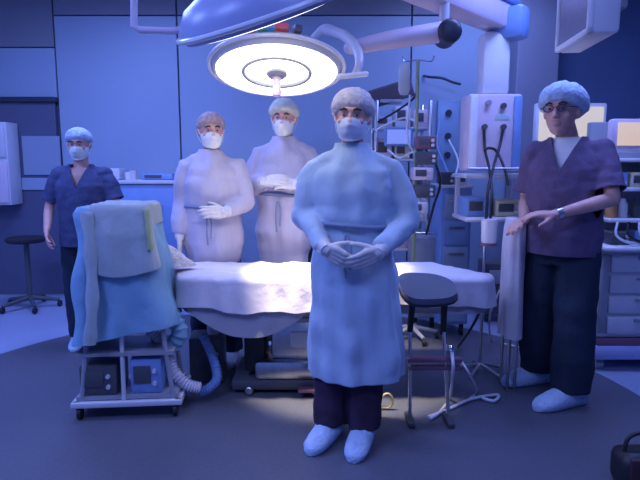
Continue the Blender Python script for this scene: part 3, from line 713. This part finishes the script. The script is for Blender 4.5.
# ------------------------------------------------------------------ operating lamps
def lamp(label, loc, rot, R_, lit, thick=.10, lens=None):
    t = thing('operating_lamp', label, 'surgical lamp', loc); t.rotation_euler = rot
    k = R_/.35
    obj('housing', MB().lathe([(.001, thick), (.12*k, thick), (.20*k, thick*.9), (.30*k, thick*.62), (.345*k, thick*.25), (.35*k, .0), (.335*k, -.022), (.325*k, -.022), (.325*k, .004), (.001, .004)], n=64), M_pale if lit else M_bluepale, t)
    lm = M_lens if lit else M_lens2
    obj('outer_lens', MB().lathe([(.185*k, .0), (.185*k, -.022), (.20*k, -.028), (.305*k, -.026), (.322*k, -.018), (.322*k, .0)], n=64), lm, t)
    obj('lens_ring', MB().lathe([(.172*k, .0), (.172*k, -.030), (.186*k, -.033), (.190*k, -.026), (.190*k, .0)], n=64), M_grey, t)
    obj('inner_lens', MB().lathe([(.001, -.001), (.001, -.024), (.16*k, -.020), (.170*k, -.014), (.170*k, 0)], n=64), lm, t)
    obj('hub', MB().lathe([(.001, 0), (.055*k, 0), (.055*k, -.035), (.04*k, -.05), (.001, -.05)], n=32), M_grey, t)
    if lit: obj('sterile_handle', MB().lathe([(.001, -.05), (.024, -.05), (.020, -.07), (.022, -.11), (.026, -.14), (.020, -.155), (.001, -.157)], n=24), M_lilac if lit else M_grey, t)
    m = MB(); m.tube([V((math.cos(2*PI*i/64)*.362*k, math.sin(2*PI*i/64)*.362*k, .004)) for i in range(65)], .011, 8)
    obj('bumper_rim', m, M_white, t)
    return t
M_bluepale = mat('lamp_shell_blue', (.36, .40, .60), .35, var=.04)
lp = lamp('large round operating lamp, lit, hanging over the operating table', LAMP, (-LTILT, 0, 0), .355, True)
for i, (a, mt) in enumerate(((-112, M_orange), (-97, M_cy), (-86, M_red), (-75, M_grn))): pass
l2c = L2
l2 = lamp('operating lamp seen from its back edge above the other lamp, at the top', l2c, (math.radians(19), math.radians(-18), 0), .335, False, .16)
# coloured marks on the far inner rim / housing back of the lit lamp
k = .355/.35
for a, mt, wz in ((250, M_orange, .05), (262, M_grn, .05), (268, M_cy, .06), (278, M_red, .07), (292, M_dgrey, .04)):
    A = math.radians(a); c = V((math.cos(A)*.325*k, math.sin(A)*.325*k, .062)); m = MB(); m.box(c, (wz, .05, .035), A+PI/2, bev=.006); obj('colour_mark', m, mt, lp)
# yoke on the right of the lit lamp, and its spring arm
yk = LAMP
m = MB(); m.tube([W(325, 30, 3.22), W(345, 36, 3.14), W(357, 50, 3.06), W(359, 64, 3.0), W(354, 76, 2.98)], [.028, .030, .026, .022, .016], 14, 6)
yk = thing('lamp_suspension', 'pale curved yoke and tapering arm that carry the lit operating lamp', 'lamp arm', (.727, 3.3, CEIL))
def sub(name, mb, mt, par):
    o = obj(name, mb, mt, par); o.matrix_parent_inverse = Matrix.Translation(-V(par.location)); return o
sub('yoke', m, M_pale, yk)
m = MB(); m.tube([W(338, 77, 2.97), W(366, 74, 2.97)], .014, 14, ball=True); sub('handle', m, M_white, yk)
m = MB(); m.tube([W(350, 48, 3.14), W(390, 40, 3.2), W(442, 32, 3.28)], [.036, .050, .058], 18, 4, ball=True); sub('spring_arm', m, M_lilac, yk)
m = MB(); c = W(447, 34, 3.28); m.cyl(c+V((0, -.07, 0)), c+V((0, .07, 0)), .068); m.ball(c+V((0, -.07, 0)), (.066, .02, .066)); sub('joint_cap', m, M_dnavy if False else M_track, yk)
m = MB(); m.cyl(c+V((0, .09, 0)), V((c.x, c.y+.09, CEIL)), .03); sub('spindle', m, M_pale, yk)
m = MB(); m.tube([W(312, 40, 3.28), W(325, 28, 3.24), W(340, 33, 3.16)], .022, 10, 5, ball=True); sub('fork', m, M_pale, yk)
# tubular arm of the unlit lamp
t = thing('ceiling_boom', 'thin pale L-shaped tubular arm at the top left, beside the upper lamp', 'boom', W(133, 0, 2.3))
m = MB(); m.tube([V((W(133, 0, 2.3).x, 2.3, CEIL)), W(134, 0, 2.3), W(134, 26, 2.3), W(140, 30, 2.3), W(172, 31, 2.3), W(205, 26, 2.3)], .014, 12); sub('bar', m, M_lilac, t)
m = MB(); m.tube([W(197, 18, 2.3), W(197, 34, 2.3)], .022, 14); sub('knuckle', m, M_dgrey, t)
m = MB(); m.cyl(V((W(265, 10, 2.3).x, 2.34, l2c.z+.12)), V((W(265, 10, 2.3).x, 2.34, CEIL)), .03); tag(obj('lamp_spindle', m, M_pale), 'vertical pole carrying the upper lamp from the ceiling', 'pole')

# ------------------------------------------------------------------ pendant column
PY = 3.9
z1 = W(498, 94, PY).z; z0 = W(498, 171, PY).z; bx = W(494, 130, PY).x; bw = .37
t = thing('ceiling_pendant', 'white supply pendant hanging from a thick beam with a boxy outlet head', 'pendant', (bx, PY+.1, CEIL))
zb = W(498, 30, PY).z; colx = W(498, 60, PY).x
sub('outlet_head', MB().box((bx, PY+.1, (z0+z1)/2), (bw, .24, z1-z0), bev=.02), M_lilac, t)
sub('side_cover', MB().box((bx+bw/2-.035, PY-.025, (z0+z1)/2), (.055, .03, z1-z0-.03), bev=.01), M_bluep, t)
sub('side_cover', MB().box((bx-bw/2+.035, PY-.025, (z0+z1)/2), (.055, .03, z1-z0-.03), bev=.01), M_white, t)
sub('column', MB().box((colx, PY+.1, (z1+zb)/2), (.19, .17, zb-z1), bev=.03), M_white, t)
e0 = V((colx+.02, PY+.10, zb+.09)); e1 = V((.30, 3.0, zb+.11)); d = (e1-e0); ln = d.length; ang = math.atan2(d.y, d.x)
sub('beam', MB().box((e0+e1)/2, (ln+.2, .19, .17), ang, bev=.03), M_lilac, t)
sub('beam_cover', MB().box((e0+e1)/2+V((0, 0, .105)), (ln+.22, .22, .05), ang, bev=.015), M_bluep, t)
sub('ceiling_post', MB().cyl((e1.x, e1.y, zb+.1), (e1.x, e1.y, CEIL), .09), M_white, t)
sub('elbow_cover', MB().box((colx+.08, PY+.06, zb+.05), (.15, .26, .22), ang, bev=.04), M_bluep, t)
for px, py, mt in ((488, 103, M_grey), (503, 106, M_dgrey), (484, 127, M_dgrey), (503, 127, M_dgrey)):
    c = W(px, py, PY-.02); sub('socket', MB().cyl(c, c+V((0, -.025, 0)), .019), mt, t)
c = W(502, 117, PY-.02); sub('label_plate', MB().box(c, (.10, .008, .04), bev=.003), mat('plate_mint', (.45, .62, .62), .5), t)
zs = W(494, 176, PY-.1).z
sub('shelf', MB().box((bx, PY+.02, zs), (.46, .42, .03), bev=.01), M_pale, t)
sub('shelf_rail', MB().tube([(bx-.22, PY-.2, zs+.05), (bx+.22, PY-.2, zs+.05)], .008), M_steel, t)
zs2 = W(494, 219, PY-.1).z
for sx in (-.19, .19): sub('shelf_post', MB().box((bx+sx, PY+.2, (zs+zs2)/2), (.03, .03, zs-zs2)), M_pale, t)
sub('shelf', MB().box((bx, PY+.02, zs2), (.44, .40, .03), bev=.01), M_pale, t)
case('syringe_pump', 'blue infusion device on the lower pendant shelf, left', 'infusion pump', bx-.11, PY+.04, zs2+.016, (.17, .26, .13), M_bluep)
case('gas_monitor', 'pale device box on the lower pendant shelf, right', 'monitor', bx+.10, PY+.04, zs2+.016, (.19, .26, .11), M_ylw)
# two flexible black gooseneck cables on the pendant and canister
for q, (pts, lb) in enumerate((([W(484, 130, 3.87), W(485, 150, 3.84), W(489, 168, 3.7), W(492, 195, 3.52), W(490, 222, 3.5)], 'black cable hanging from the left socket of the pendant'),
                             ([W(503, 129, 3.87), W(500, 145, 3.84), W(494, 165, 3.7), W(488, 190, 3.56), W(486, 222, 3.5)], 'black cable crossing down from the right socket of the pendant'),
                             ([W(484, 150, 3.83), W(490, 148, 3.80), W(497, 152, 3.8), W(505, 170, 3.7), W(508, 185, 3.65)], 'short black looped cable in front of the pendant head'))):
    hose('cable', pts, .0095, M_black, lb, 'cable', ribs=False)
# suction canister on pole
c = W(488, 245, 3.5)
t = thing('canister_stand', 'slim stand holding a white canister in front of the pendant', 'stand', (c.x, 3.55, 0))
obj('pole', MB().cyl((0, .02, .05), (0, .02, c.z+.28), .010), M_steel, t)
for k in range(5): a = 2*PI*k/5+.3; obj('foot', MB().tube([(0, .02, .06), (math.cos(a)*.16, .02+math.sin(a)*.16, .02)], .012), M_steel, t)
m = MB(); m.lathe([(.001, c.z), (.040, c.z), (.046, c.z+.02), (.050, c.z+.15), (.052, c.z+.165), (.001, c.z+.17)], c=(0, -.06, 0)); obj('canister', m, M_white, t)
m = MB(); m.lathe([(.053, c.z+.0), (.056, c.z+.0), (.056, c.z+.018), (.053, c.z+.018)], c=(0, -.06, 0)); m.box((0, -.0, c.z+.01), (.02, .04, .02)); obj('bracket', m, M_maroon, t)

# ------------------------------------------------------------------ pad on stand at the right end of the table
SY = 2.86
pl = W(400, 290, SY).x; pr = W(455, 285, SY).x; px_ = (pl+pr)/2; zp = W(428, 288, SY).z
t = thing('arm_support', 'dark padded arm support on a two-post stand at the right end of the table', 'arm support', (px_, SY, 0))
m = MB(); m.prism([(math.copysign(abs(math.cos(a))**.7, math.cos(a))*(pr-pl)/2, math.copysign(abs(math.sin(a))**.7, math.sin(a))*.20*(1-.18*math.cos(a))+.0) for a in [2*PI*i/40 for i in range(40)]], zp-.012, zp+.016)
M_pad = mat('pad_vinyl', (.085, .10, .14), .45, var=.1)
[setattr(v, 'z', v.z+v.y*.13) for v in m.v]; obj('pad', m, M_pad, t, angle=80)
m = MB(); m.prism([(math.copysign(abs(math.cos(a))**.7, math.cos(a))*(pr-pl)/2*1.03, math.copysign(abs(math.sin(a))**.7, math.sin(a))*.205*(1-.18*math.cos(a))) for a in [2*PI*i/40 for i in range(40)]], zp-.024, zp-.012)
[setattr(v, 'z', v.z+v.y*.13) for v in m.v]; obj('pad_board', m, M_black, t, angle=80)
xa = W(411, 340, SY).x-px_; xb = W(450, 340, SY).x-px_
zx = W(435, 358, SY).z
for x, lean in ((xa, .0), (xb, .045)):
    obj('clamp_sleeve', MB().tube([(x-lean*.9, -.02, zp-.025), (x-.01-lean*.7, -.02, zp-.23)], [.020, .015], 12), M_black, t)
    obj('post', MB().cyl((x-.01-lean*.7, -.02, zp-.2), (x, -.02, .03), .010), M_chrome, t)
    obj('foot', MB().box((x, -.02, .018), (.04, .16, .025), bev=.008), M_dgrey, t)
m = MB(); m.box(((xa+xb)/2+.02, -.02, zx), (xb-xa+.08, .05, .022), bev=.006); m.box(((xa+xb)/2+.02, -.02, zx-.045), (xb-xa+.07, .04, .022), bev=.006); obj('crossbar', m, M_maroon, t)
m = MB(); m.ball((xb, -.02, zx+.05), (.02, .02, .03)); obj('clamp_knob', m, M_chrome, t)
# cables on the floor
def onf(px, py, up=.012):
    # point of the floor seen there
    p = W(px, py, 1.0); d_ = p-V((0, 0, CAMZ)); tt = (up-CAMZ)/d_.z; return V((0, 0, CAMZ))+d_*tt
hose('cable', [W(452, 352, 2.80), W(453, 372, 2.78), onf(449, 398), onf(440, 412), onf(430, 419)], .009, M_tube, 'pale cable hanging from the arm support down to the floor', 'cable', False)
hose('cable', [onf(428, 417), onf(447, 410), onf(466, 401), onf(480, 397), onf(498, 395), onf(494, 401), onf(482, 398, .02)], .009, M_tube, 'pale cable looping across the floor beside the arm support', 'cable', False)
hose('cable', [W(462, 362, 2.95), W(470, 375, 2.92), onf(477, 391), onf(470, 398)], .006, M_tube, 'thin pale cable hanging right of the arm support crossbar', 'cable', False)
hose('cable', [W(486, 285, 3.35), W(480, 310, 3.38), W(470, 330, 3.42), onf(458, 347)], .008, M_black, 'black cable running down beside the right end of the table', 'cable', False)
hose('cable', [W(500, 290, 3.5), W(490, 315, 3.6), onf(492, 340), onf(510, 345), onf(535, 352)], .008, M_pale, 'thin grey cable on the floor between the table and the tall person', 'cable', False)
c = onf(386, 408); m = MB(); m.tube([c+V((-.035, 0, .01)), c+V((-.03, 0, .06)), c+V((.01, 0, .085)), c+V((.035, 0, .05)), c+V((.02, 0, .006)), c+V((-.02, 0, .004)), c+V((-.035, 0, .01))], .008, 8, 5)
tag(obj('cable_coil', m, M_gold), 'small brown coil of tubing on the lit floor beside the main surgeon', 'tubing')

# ------------------------------------------------------------------ narrow draped trolley by the tall person's hand
TY = 3.25
x0 = W(513, 250, TY).x; x1 = W(524, 250, TY).x; zt = W(520, 219, TY).z
t = thing('draped_trolley', 'narrow trolley under pale lilac cloth beneath the tall person\'s hand', 'trolley', ((x0+x1)/2, TY+.08, 0))
wd = x1-x0
for sx in (-1, 1):
    for sy in (-1, 1): obj('leg', MB().cyl((sx*wd*.35, sy*.06, .0), (sx*wd*.35, sy*.06, zt-.02), .010), M_steel, t)
obj('top', MB().box((0, 0, zt-.02), (wd, .15, .02)), M_steel, t)
m = cover([(-wd/2, -.08), (wd/2+.0, -.08), (wd/2, .08), (-wd/2, .08)], zt, lambda x, y: .33, r=.02, flare=.004, fold=.010, ff=8, bump=.003, seed=2)
o = obj('trolley_cloth', m, M_drape, angle=70); o.location = t.location; tag(o, 'pale lilac cloth hanging down the narrow trolley beside the tall person', 'cloth')

# ------------------------------------------------------------------ anaesthesia machine at the right
AY = 3.6
x0 = W(597, 300, AY).x; zt = W(610, 250, AY).z; AW = .68; ax = x0+AW/2
t = thing('anaesthesia_machine', 'tall pale anaesthesia machine with drawers and a warm lit screen at the right edge', 'medical machine', (ax, AY+.25, 0))
Lc = lambda p: V((p.x-ax, p.y-AY-.25, p.z))
zb_ = W(610, 372, AY).z
obj('base', MB().box((0, 0, (.075+.15)/2+.02), (AW+.04, .56, .11), bev=.03), mat('base_blue', (.42, .46, .74), .4), t)
obj('plinth_band', MB().box((0, -.01, .20), (AW-.02, .52, .06), bev=.01), M_maroon, t)
obj('cabinet', MB().box((0, 0, (.23+zt)/2), (AW, .5, zt-.23), bev=.02), M_pale, t)
for k in range(4):
    h = (zt-.27)/4; z = .25+h*(k+.5); d = obj('drawer', MB().box((.02, -.258, z), (AW-.10, .022, h-.02), bev=.008), M_pale, t)
    obj('drawer_handle', MB().box((.02, -.275, z+h*.28), (AW*.35, .018, .016), bev=.004), M_grey, d)
obj('side_panel', MB().box((-AW/2+.035, -.262, (.25+zt)/2), (.05, .03, zt-.3), bev=.01), M_grey, t)
obj('worktop', MB().box((0, -.04, zt+.015), (AW+.02, .6, .03), bev=.012), M_white, t)
for sx in (-1, 1):
    m = MB(); m.tube([(sx*(AW/2-.06)-.02, -.2, .038), (sx*(AW/2-.06)+.02, -.2, .038)], .038, 20); m.box((sx*(AW/2-.06), -.2, .07), (.05, .05, .02)); obj('caster', m, M_grey, t)
ztop = W(620, 117, AY).z
obj('upright', MB().box((.04, .19, (zt+ztop)/2), (AW-.08, .06, ztop-zt), bev=.01), M_grey, t)
zz = [W(620, q, AY).z for q in (222, 190, 160)]
for z in zz: obj('rack_shelf', MB().box((.04, .0, z), (AW-.08, .36, .025), bev=.006), M_white, t)
zs0 = W(620, 152, AY).z
s_ = obj('monitor', MB().box((.045, -.10, (zs0+ztop)/2), (AW-.07, .07, ztop-zs0), bev=.02), M_lilac, t)
obj('screen', MB().box((.045, -.138, (zs0+ztop)/2+.01), (AW-.15, .008, ztop-zs0-.07)), M_screenW, s_, False)
for k, (mt, dx) in enumerate(((M_bluep, -.22), (M_ylw, -.08), (M_white, .06), (M_lilac, .19))):
    case('device_module', ['blue', 'cream', 'white', 'lilac'][k]+' device module on the middle shelf of the anaesthesia machine', 'device', ax+dx+.02, AY+.20, zz[1]+.013, (.12, .22, .10), mt, 0, 1)
for k, (mt, dx, r) in enumerate(((M_orange, -.20, .035), (M_white, -.12, .03), (M_dgrey, -.02, .04), (M_ylw, .08, .035), (M_lilac, .18, .04))):
    m = MB(); m.lathe([(.001, 0), (r, 0), (r, .09), (r*.5, .115), (r*.5, .13), (.001, .13)], c=(ax+dx, AY+.17, zz[0]+.013)); tag(obj('bottle', m, mt), ['orange', 'white', 'charcoal', 'cream', 'lilac'][k]+' bottle on the lowest open shelf of the anaesthesia machine', 'bottle', 'bottles on the anaesthesia machine')
for k, (mt, dx) in enumerate(((M_dgrey, -.2), (M_bluep, 0.0), (M_dgrey, .18))):
    case('vaporizer', ['left dark', 'middle blue', 'right dark'][k]+' box standing on the worktop of the anaesthesia machine', 'device', ax+dx, AY+.12, zt+.031, (.14, .2, .085), mt, 0, 2)
for q in range(3):
    hose('cable', [V((ax-.24+.07*q, AY+.0, zz[0]+.0)), V((ax-.26+.08*q, AY-.03, zz[0]-.08)), V((ax-.2+.09*q, AY-.05, zt+.06)), V((ax-.1+.05*q, AY-.03, zt+.05))], .008, M_black if q % 2 else M_tube, ['leftmost', 'middle', 'rightmost'][q]+' short tube hanging above the anaesthesia machine worktop', 'tube', False)

# ------------------------------------------------------------------ light box behind the tall person
LY = 4.5
x0 = W(535, 130, LY).x; x1 = W(606, 130, LY).x; zt = W(570, 103, LY).z; zb_ = W(570, 172, LY).z
t = thing('display_stand', 'wheeled stand with a warm white lit display behind the tall person', 'display', ((x0+x1)/2, LY, 0))
wd = x1-x0
obj('frame', MB().box((0, .03, (zt+zb_)/2), (wd, .06, zt-zb_), bev=.015), M_white, t)
obj('screen', MB().box((0, -.004, (zt+zb_)/2), (wd-.06, .010, zt-zb_-.06)), M_screenW2, t, False)
obj('pole', MB().cyl((0, .05, .08), (0, .05, zb_), .03), M_grey, t)
obj('tray', MB().box((0, -.05, .95), (.5, .36, .03), bev=.01), M_pale, t)
for sx in (-1, 1):
    for sy in (-1, 1): obj('leg', MB().tube([(0, .05, .09), (sx*.28, .05+sy*.22, .04)], [.03, .02], 10), M_grey, t)

# ------------------------------------------------------------------ equipment by the back wall, centre right
# outlet panel and small hook on the wall
a = W(438, 100, YB-.06); b = W(457, 172, YB-.06)
t = thing('outlet_panel', 'pale blue wall panel with a column of three dark gas outlets', 'outlet panel', ((a.x+b.x)/2, YB-.04, (a.z+b.z)/2))
obj('plate', MB().box((0, 0, 0), (b.x-a.x, .05, a.z-b.z), bev=.01), mat('outlet_blue', (.24, .36, .52), .4), t)
for py in (113, 136, 155): obj('outlet', MB().cyl((0, -.02, W(445, py, YB-.06).z-(a.z+b.z)/2), (0, -.05, W(445, py, YB-.06).z-(a.z+b.z)/2), .032), M_track, t)
m = MB(); m.tube([W(424, 76, YB-.02), W(430, 77, YB-.12), W(442, 78, YB-.16), W(452, 82, YB-.16), W(460, 84, YB-.16)], .013, 8, 4, ball=True)
tag(obj('wall_hook', m, M_track), 'thin dark bent hook arm high on the back wall above the outlet panel', 'hook')
# shelf rack with equipment
RY = 4.95
x0 = W(374, 200, RY).x; x1 = W(430, 200, RY).x; rc = (x0+x1)/2; rw = x1-x0
t = thing('equipment_rack', 'open steel rack of devices against the back wall behind the main surgeon', 'rack', (rc, RY+.2, 0))
ztp = W(400, 100, RY).z
for sx in (-1, 1):
    for sy in (-1, 1): obj('post', MB().box((sx*(rw/2-.015), sy*.19, ztp/2), (.03, .03, ztp), bev=.005), M_steel, t)
SH = [W(400, q, RY).z for q in (250, 220, 190, 160, 128)]
for z in SH: obj('shelf', MB().box((0, 0, z), (rw-.01, .40, .022), bev=.005), M_pale, t)
mt_ = [M_bluep, M_white, M_dgrey, M_lilac, M_grey, M_ylw, M_pale]
nm = ['infusion_pump', 'device_box', 'supply_box', 'suction_unit', 'monitor_box']; rows = ['bottom', 'second', 'third', 'fourth', 'top']; cols = ['left', 'middle', 'right']
cn = {0: 'blue', 1: 'white', 2: 'charcoal', 3: 'lilac', 4: 'grey', 5: 'cream', 6: 'pale'}
for r, z in enumerate(SH):
    for q in range(3):
        ci = (r*3+q*2+1) % 7; hh = .09+.09*((r*5+q*7) % 4)/3
        case(nm[(r+q) % 5], cn[ci]+' box on the '+rows[r]+' shelf of the steel rack, '+cols[q], 'box', rc+(q-1)*rw*.32, RY+.17, z+.012, (rw*.27, .28, hh), mt_[ci], 0, 1)
# monitor on the rack, tilted
c = W(393, 113, RY-.05)
t = thing('patient_monitor', 'dark tilted flat monitor on top of the steel rack', 'monitor', (c.x, RY+.15, ztp))
Rm = Matrix.Rotation(math.radians(-17), 3, 'Y')
obj('casing', MB().box((0, -.02, .07), (.40, .07, .16), M=Rm, bev=.012), M_dgrey, t); obj('screen', MB().box((0, -.058, .07), (.35, .006, .12), M=Rm), mat('screen_off', (.10, .08, .10), .2), t, False)
obj('foot', MB().box((0, .0, -.0), (.2, .16, .03), bev=.008), M_grey, t)
c = W(398, 137, RY-.1)
t = thing('patient_monitor', 'blue glowing monitor in front of the upper shelves of the steel rack', 'monitor', (c.x, RY-.12, c.z))
obj('casing', MB().box((0, 0, 0), (.24, .06, .16), bev=.012), M_bluep, t); obj('screen', MB().box((0, -.033, .0), (.20, .006, .12)), M_screenB, t, False)
obj('bracket', MB().tube([(0, .03, 0), (0, .12, -.02)], .02), M_grey, t)
# drip stand
DY = 4.3
c = W(418, 60, DY)
t = thing('drip_stand', 'tall slim drip stand with a stack of pumps in front of the steel rack', 'drip stand', (c.x, DY, 0))
obj('pole', MB().cyl((0, 0, .08), (0, 0, c.z), .013), M_green, t)
m = MB(); m.tube([(-.12, 0, c.z+.03), (-.10, 0, c.z-.01), (0, 0, c.z), (.10, 0, c.z-.01), (.12, 0, c.z+.03)], .006, 8, 3); obj('hook_bar', m, M_chrome, t)
for k in range(5):
    a_ = 2*PI*k/5; e = V((math.cos(a_)*.2, math.sin(a_)*.2, .06)); l = obj('leg', MB().tube([(0, 0, .1), e], [.02, .014], 10), M_grey, t)
    m = MB(); m.tube([e+V((-.012, 0, -.03)), e+V((.012, 0, -.03))], .028, 14); obj('caster', m, M_black, l)
for k, (py, mt, dx) in enumerate(((143, M_maroon, .05), (158, M_dgrey, .06), (173, M_lilac, .03), (190, M_dgrey, .05), (206, M_pale, .0))):
    z = W(420, py, DY).z
    case('infusion_pump', ['maroon', 'charcoal', 'lilac', 'dark', 'pale'][k]+' pump clamped on the drip stand, '+['topmost', 'second from top', 'third from top', 'fourth from top', 'lowest'][k]+' of five', 'infusion pump', c.x+dx, DY-.10, z-.05, (.15, .14, .095), mt, 0, 2)
m = MB(); zt_ = c.z-.02; m.lathe([(.001, -.24), (.03, -.235), (.045, -.2), (.045, -.05), (.03, -.01), (.001, 0)], c=(c.x-.10, DY, zt_)); 
for v in m.v: v.y = DY+(v.y-DY)*.4
tag(obj('fluid_bag', m, mat('fluid_bag', (.6, .62, .6), .2, alpha=.7)), 'clear fluid bag hanging from the left hook of the drip stand', 'fluid bag')
for q, (pts, mt, lb) in enumerate((
    ([W(410, 95, 4.4), W(408, 140, 4.35), W(424, 170, 4.3), W(420, 200, 4.35), W(428, 225, 4.3)], M_tube, 'clear drip line hanging in front of the drip stand pumps'),
    ([W(425, 148, 4.3), W(436, 165, 4.2), W(440, 185, 4.2), W(434, 205, 4.2), W(426, 235, 4.2)], M_black, 'black cable looping right of the drip stand pumps'),
    ([W(378, 122, 4.8), W(395, 112, 4.7), W(412, 100, 4.75), W(417, 92, 4.6)], M_black, 'dark cable rising from the rack to the drip stand'),
    ([W(376, 130, 4.75), W(394, 121, 4.6), W(408, 118, 4.6), W(419, 124, 4.4)], M_white, 'white curved tube in front of the tilted monitor'),
    ([W(388, 150, 4.7), W(400, 158, 4.5), W(414, 152, 4.4), W(428, 160, 4.3)], M_tube, 'pale tube sagging between rack and drip stand'),
    ([W(440, 120, 5.5), W(437, 145, 5.2), W(446, 168, 4.9), W(452, 184, 4.6)], M_bluep, 'blue gas hose hanging from the outlet panel'),
    ([W(449, 140, 5.6), W(458, 160, 5.2), W(456, 176, 4.9), W(462, 186, 4.6)], M_white, 'white gas hose hanging from the lower outlet'))):
    hose('cable', pts, .009, mt, lb, 'cable', False)
# blue drawer trolley
BY = 4.35
x0 = W(441, 230, BY).x; x1 = W(471, 230, BY).x; zt = W(455, 188, BY).z; wd = x1-x0
t = thing('drawer_trolley', 'blue drawer trolley behind the right end of the table', 'trolley', ((x0+x1)/2, BY+.2, 0))
obj('body', MB().box((0, 0, (zt+.1)/2), (wd, .4, zt-.1), bev=.015), M_bluep, t); obj('top', MB().box((0, 0, zt+.01), (wd+.03, .43, .025), bev=.008), M_pale, t)
for k in range(5):
    h = (zt-.16)/5; d = obj('drawer', MB().box((0, -.207, .12+h*(k+.5)), (wd-.04, .018, h-.015), bev=.005), M_bluep if k % 2 else mat('drawer_light', (.28, .38, .55), .4), t); obj('handle', MB().box((0, -.222, .12+h*(k+.7)), (wd*.5, .014, .014)), M_steel, d)
for sx in (-1, 1):
    m = MB(); m.tube([(sx*(wd/2-.04)-.012, -.15, .035), (sx*(wd/2-.04)+.012, -.15, .035)], .035, 16); m.box((sx*(wd/2-.04), -.15, .08), (.03, .03, .03)); obj('caster', m, M_black, t)
cxx = (x0+x1)/2
case('device_box', 'dark device on top of the blue drawer trolley, left', 'device', cxx-.06, BY+.16, zt+.024, (.10, .2, .10), M_dgrey, 0, 2)
case('device_box', 'white device on top of the blue drawer trolley, right', 'device', cxx+.06, BY+.16, zt+.024, (.10, .2, .07), M_white, 0, 1)
# grey cabinet trolley left of it, with a rail
x0 = W(415, 240, 4.7).x; x1 = W(439, 240, 4.7).x; zt = W(427, 236, 4.7).z
t = thing('side_trolley', 'low grey trolley with a push rail left of the blue drawer trolley', 'trolley', ((x0+x1)/2-.03, 4.72, 0)); wd = x1-x0
obj('body', MB().box((0, 0, (zt+.1)/2), (wd, .34, zt-.1), bev=.012), M_grey, t)
obj('push_rail', MB().tube([(-wd/2, -.2, zt-.02), (-wd/2, -.24, zt+.05), (wd/2, -.24, zt+.05), (wd/2, -.2, zt-.02)], .011), M_chrome, t)
for sx in (-1, 1): obj('foot', MB().cyl((sx*(wd/2-.03), -.1, 0), (sx*(wd/2-.03), -.1, .11), .02), M_black, t)
# dark device trolley behind the canister
x0 = W(491, 270, 4.7).x; x1 = W(511, 270, 4.7).x; zt = W(500, 264, 4.7).z
t = thing('battery_unit', 'dark wheeled power unit behind the white canister and the narrow trolley', 'power unit', ((x0+x1)/2, 4.88, 0)); wd = x1-x0+.05
obj('body', MB().box((0, 0, (zt+.08)/2), (wd, .30, zt-.08), bev=.015), M_dgrey, t); obj('panel', MB().box((0, -.155, zt-.12), (wd-.04, .012, .12), bev=.003), M_grey, t)
for sx in (-1, 1):
    m = MB(); m.tube([(sx*(wd/2-.03)-.01, -.1, .04), (sx*(wd/2-.03)+.01, -.1, .04)], .04, 16); obj('caster', m, M_black, t)

# ------------------------------------------------------------------ hanging monitor at the top right
A = W(556, 54, 2.9); zb_ = A.z; B = V((W(590, 32, 2.45).x, 2.45, zb_)); d = (A-B); d.z = 0; ln = d.length; ang = math.atan2(d.y, d.x)
n_ = V((math.sin(ang), -math.cos(ang), 0)); mid = (A+B)/2+n_*.065
t = thing('ceiling_monitor', 'boxy monitor with white frame hanging from the ceiling at the top right', 'monitor', (mid.x, mid.y, CEIL)); 
t.rotation_euler.z = ang
h = .42; zc = h/2+zb_-CEIL
obj('housing', MB().box((0, 0, zc), (ln, .12, h), bev=.02), M_pale, t)
m = MB(); m.box((0, .064, zc-h/2+.014), (ln, .02, .028), bev=.005); m.box((0, .064, zc+h/2-.014), (ln, .02, .028), bev=.005); m.box((ln/2-.014, .064, zc), (.028, .02, h), bev=.005); m.box((-ln/2+.014, .064, zc), (.028, .02, h), bev=.005)
obj('frame', m, M_white, t)
obj('screen', MB().box((0, .062, zc), (ln-.06, .006, h-.06)), mat('screen_grey', (.26, .26, .34), .25), t, False)
obj('rear_cover', MB().box((0, -.085, zc+.03), (ln*.7, .06, h*.6), bev=.02), M_grey, t)
obj('arm', MB().cyl((0, -.0, zc+h/2), (0, 0, 0), .03), M_white, t)
m = MB(); m.tube([(ln/2+.0, .03, zc-.02), (ln/2+.03, .05, zc-.05), (ln/2+.035, .05, zc-.12)], .008, 8, 3, ball=True); obj('knob', m, M_white, t)

# ------------------------------------------------------------------ bag at the bottom right corner
c = onf(618, 472)
t = thing('shoulder_bag', 'black bag standing on the floor in the bottom right corner', 'bag', (c.x+.06, c.y-.10, 0))
m = MB(); m.box((0, 0, .09), (.26, .16, .17), bev=.045); 
o = obj('bag_body', m, M_black, t, angle=80)
obj('flap', MB().box((0, -.075, .12), (.22, .02, .10), bev=.009), mat('flap_dark', (.05, .02, .03), .6), t)
m = MB(); m.tube([(-.10, 0, .165), (-.08, .0, .23), (0, 0, .255), (.08, 0, .23), (.10, 0, .165)], .009, 8, 5); obj('handle', m, M_black, t)
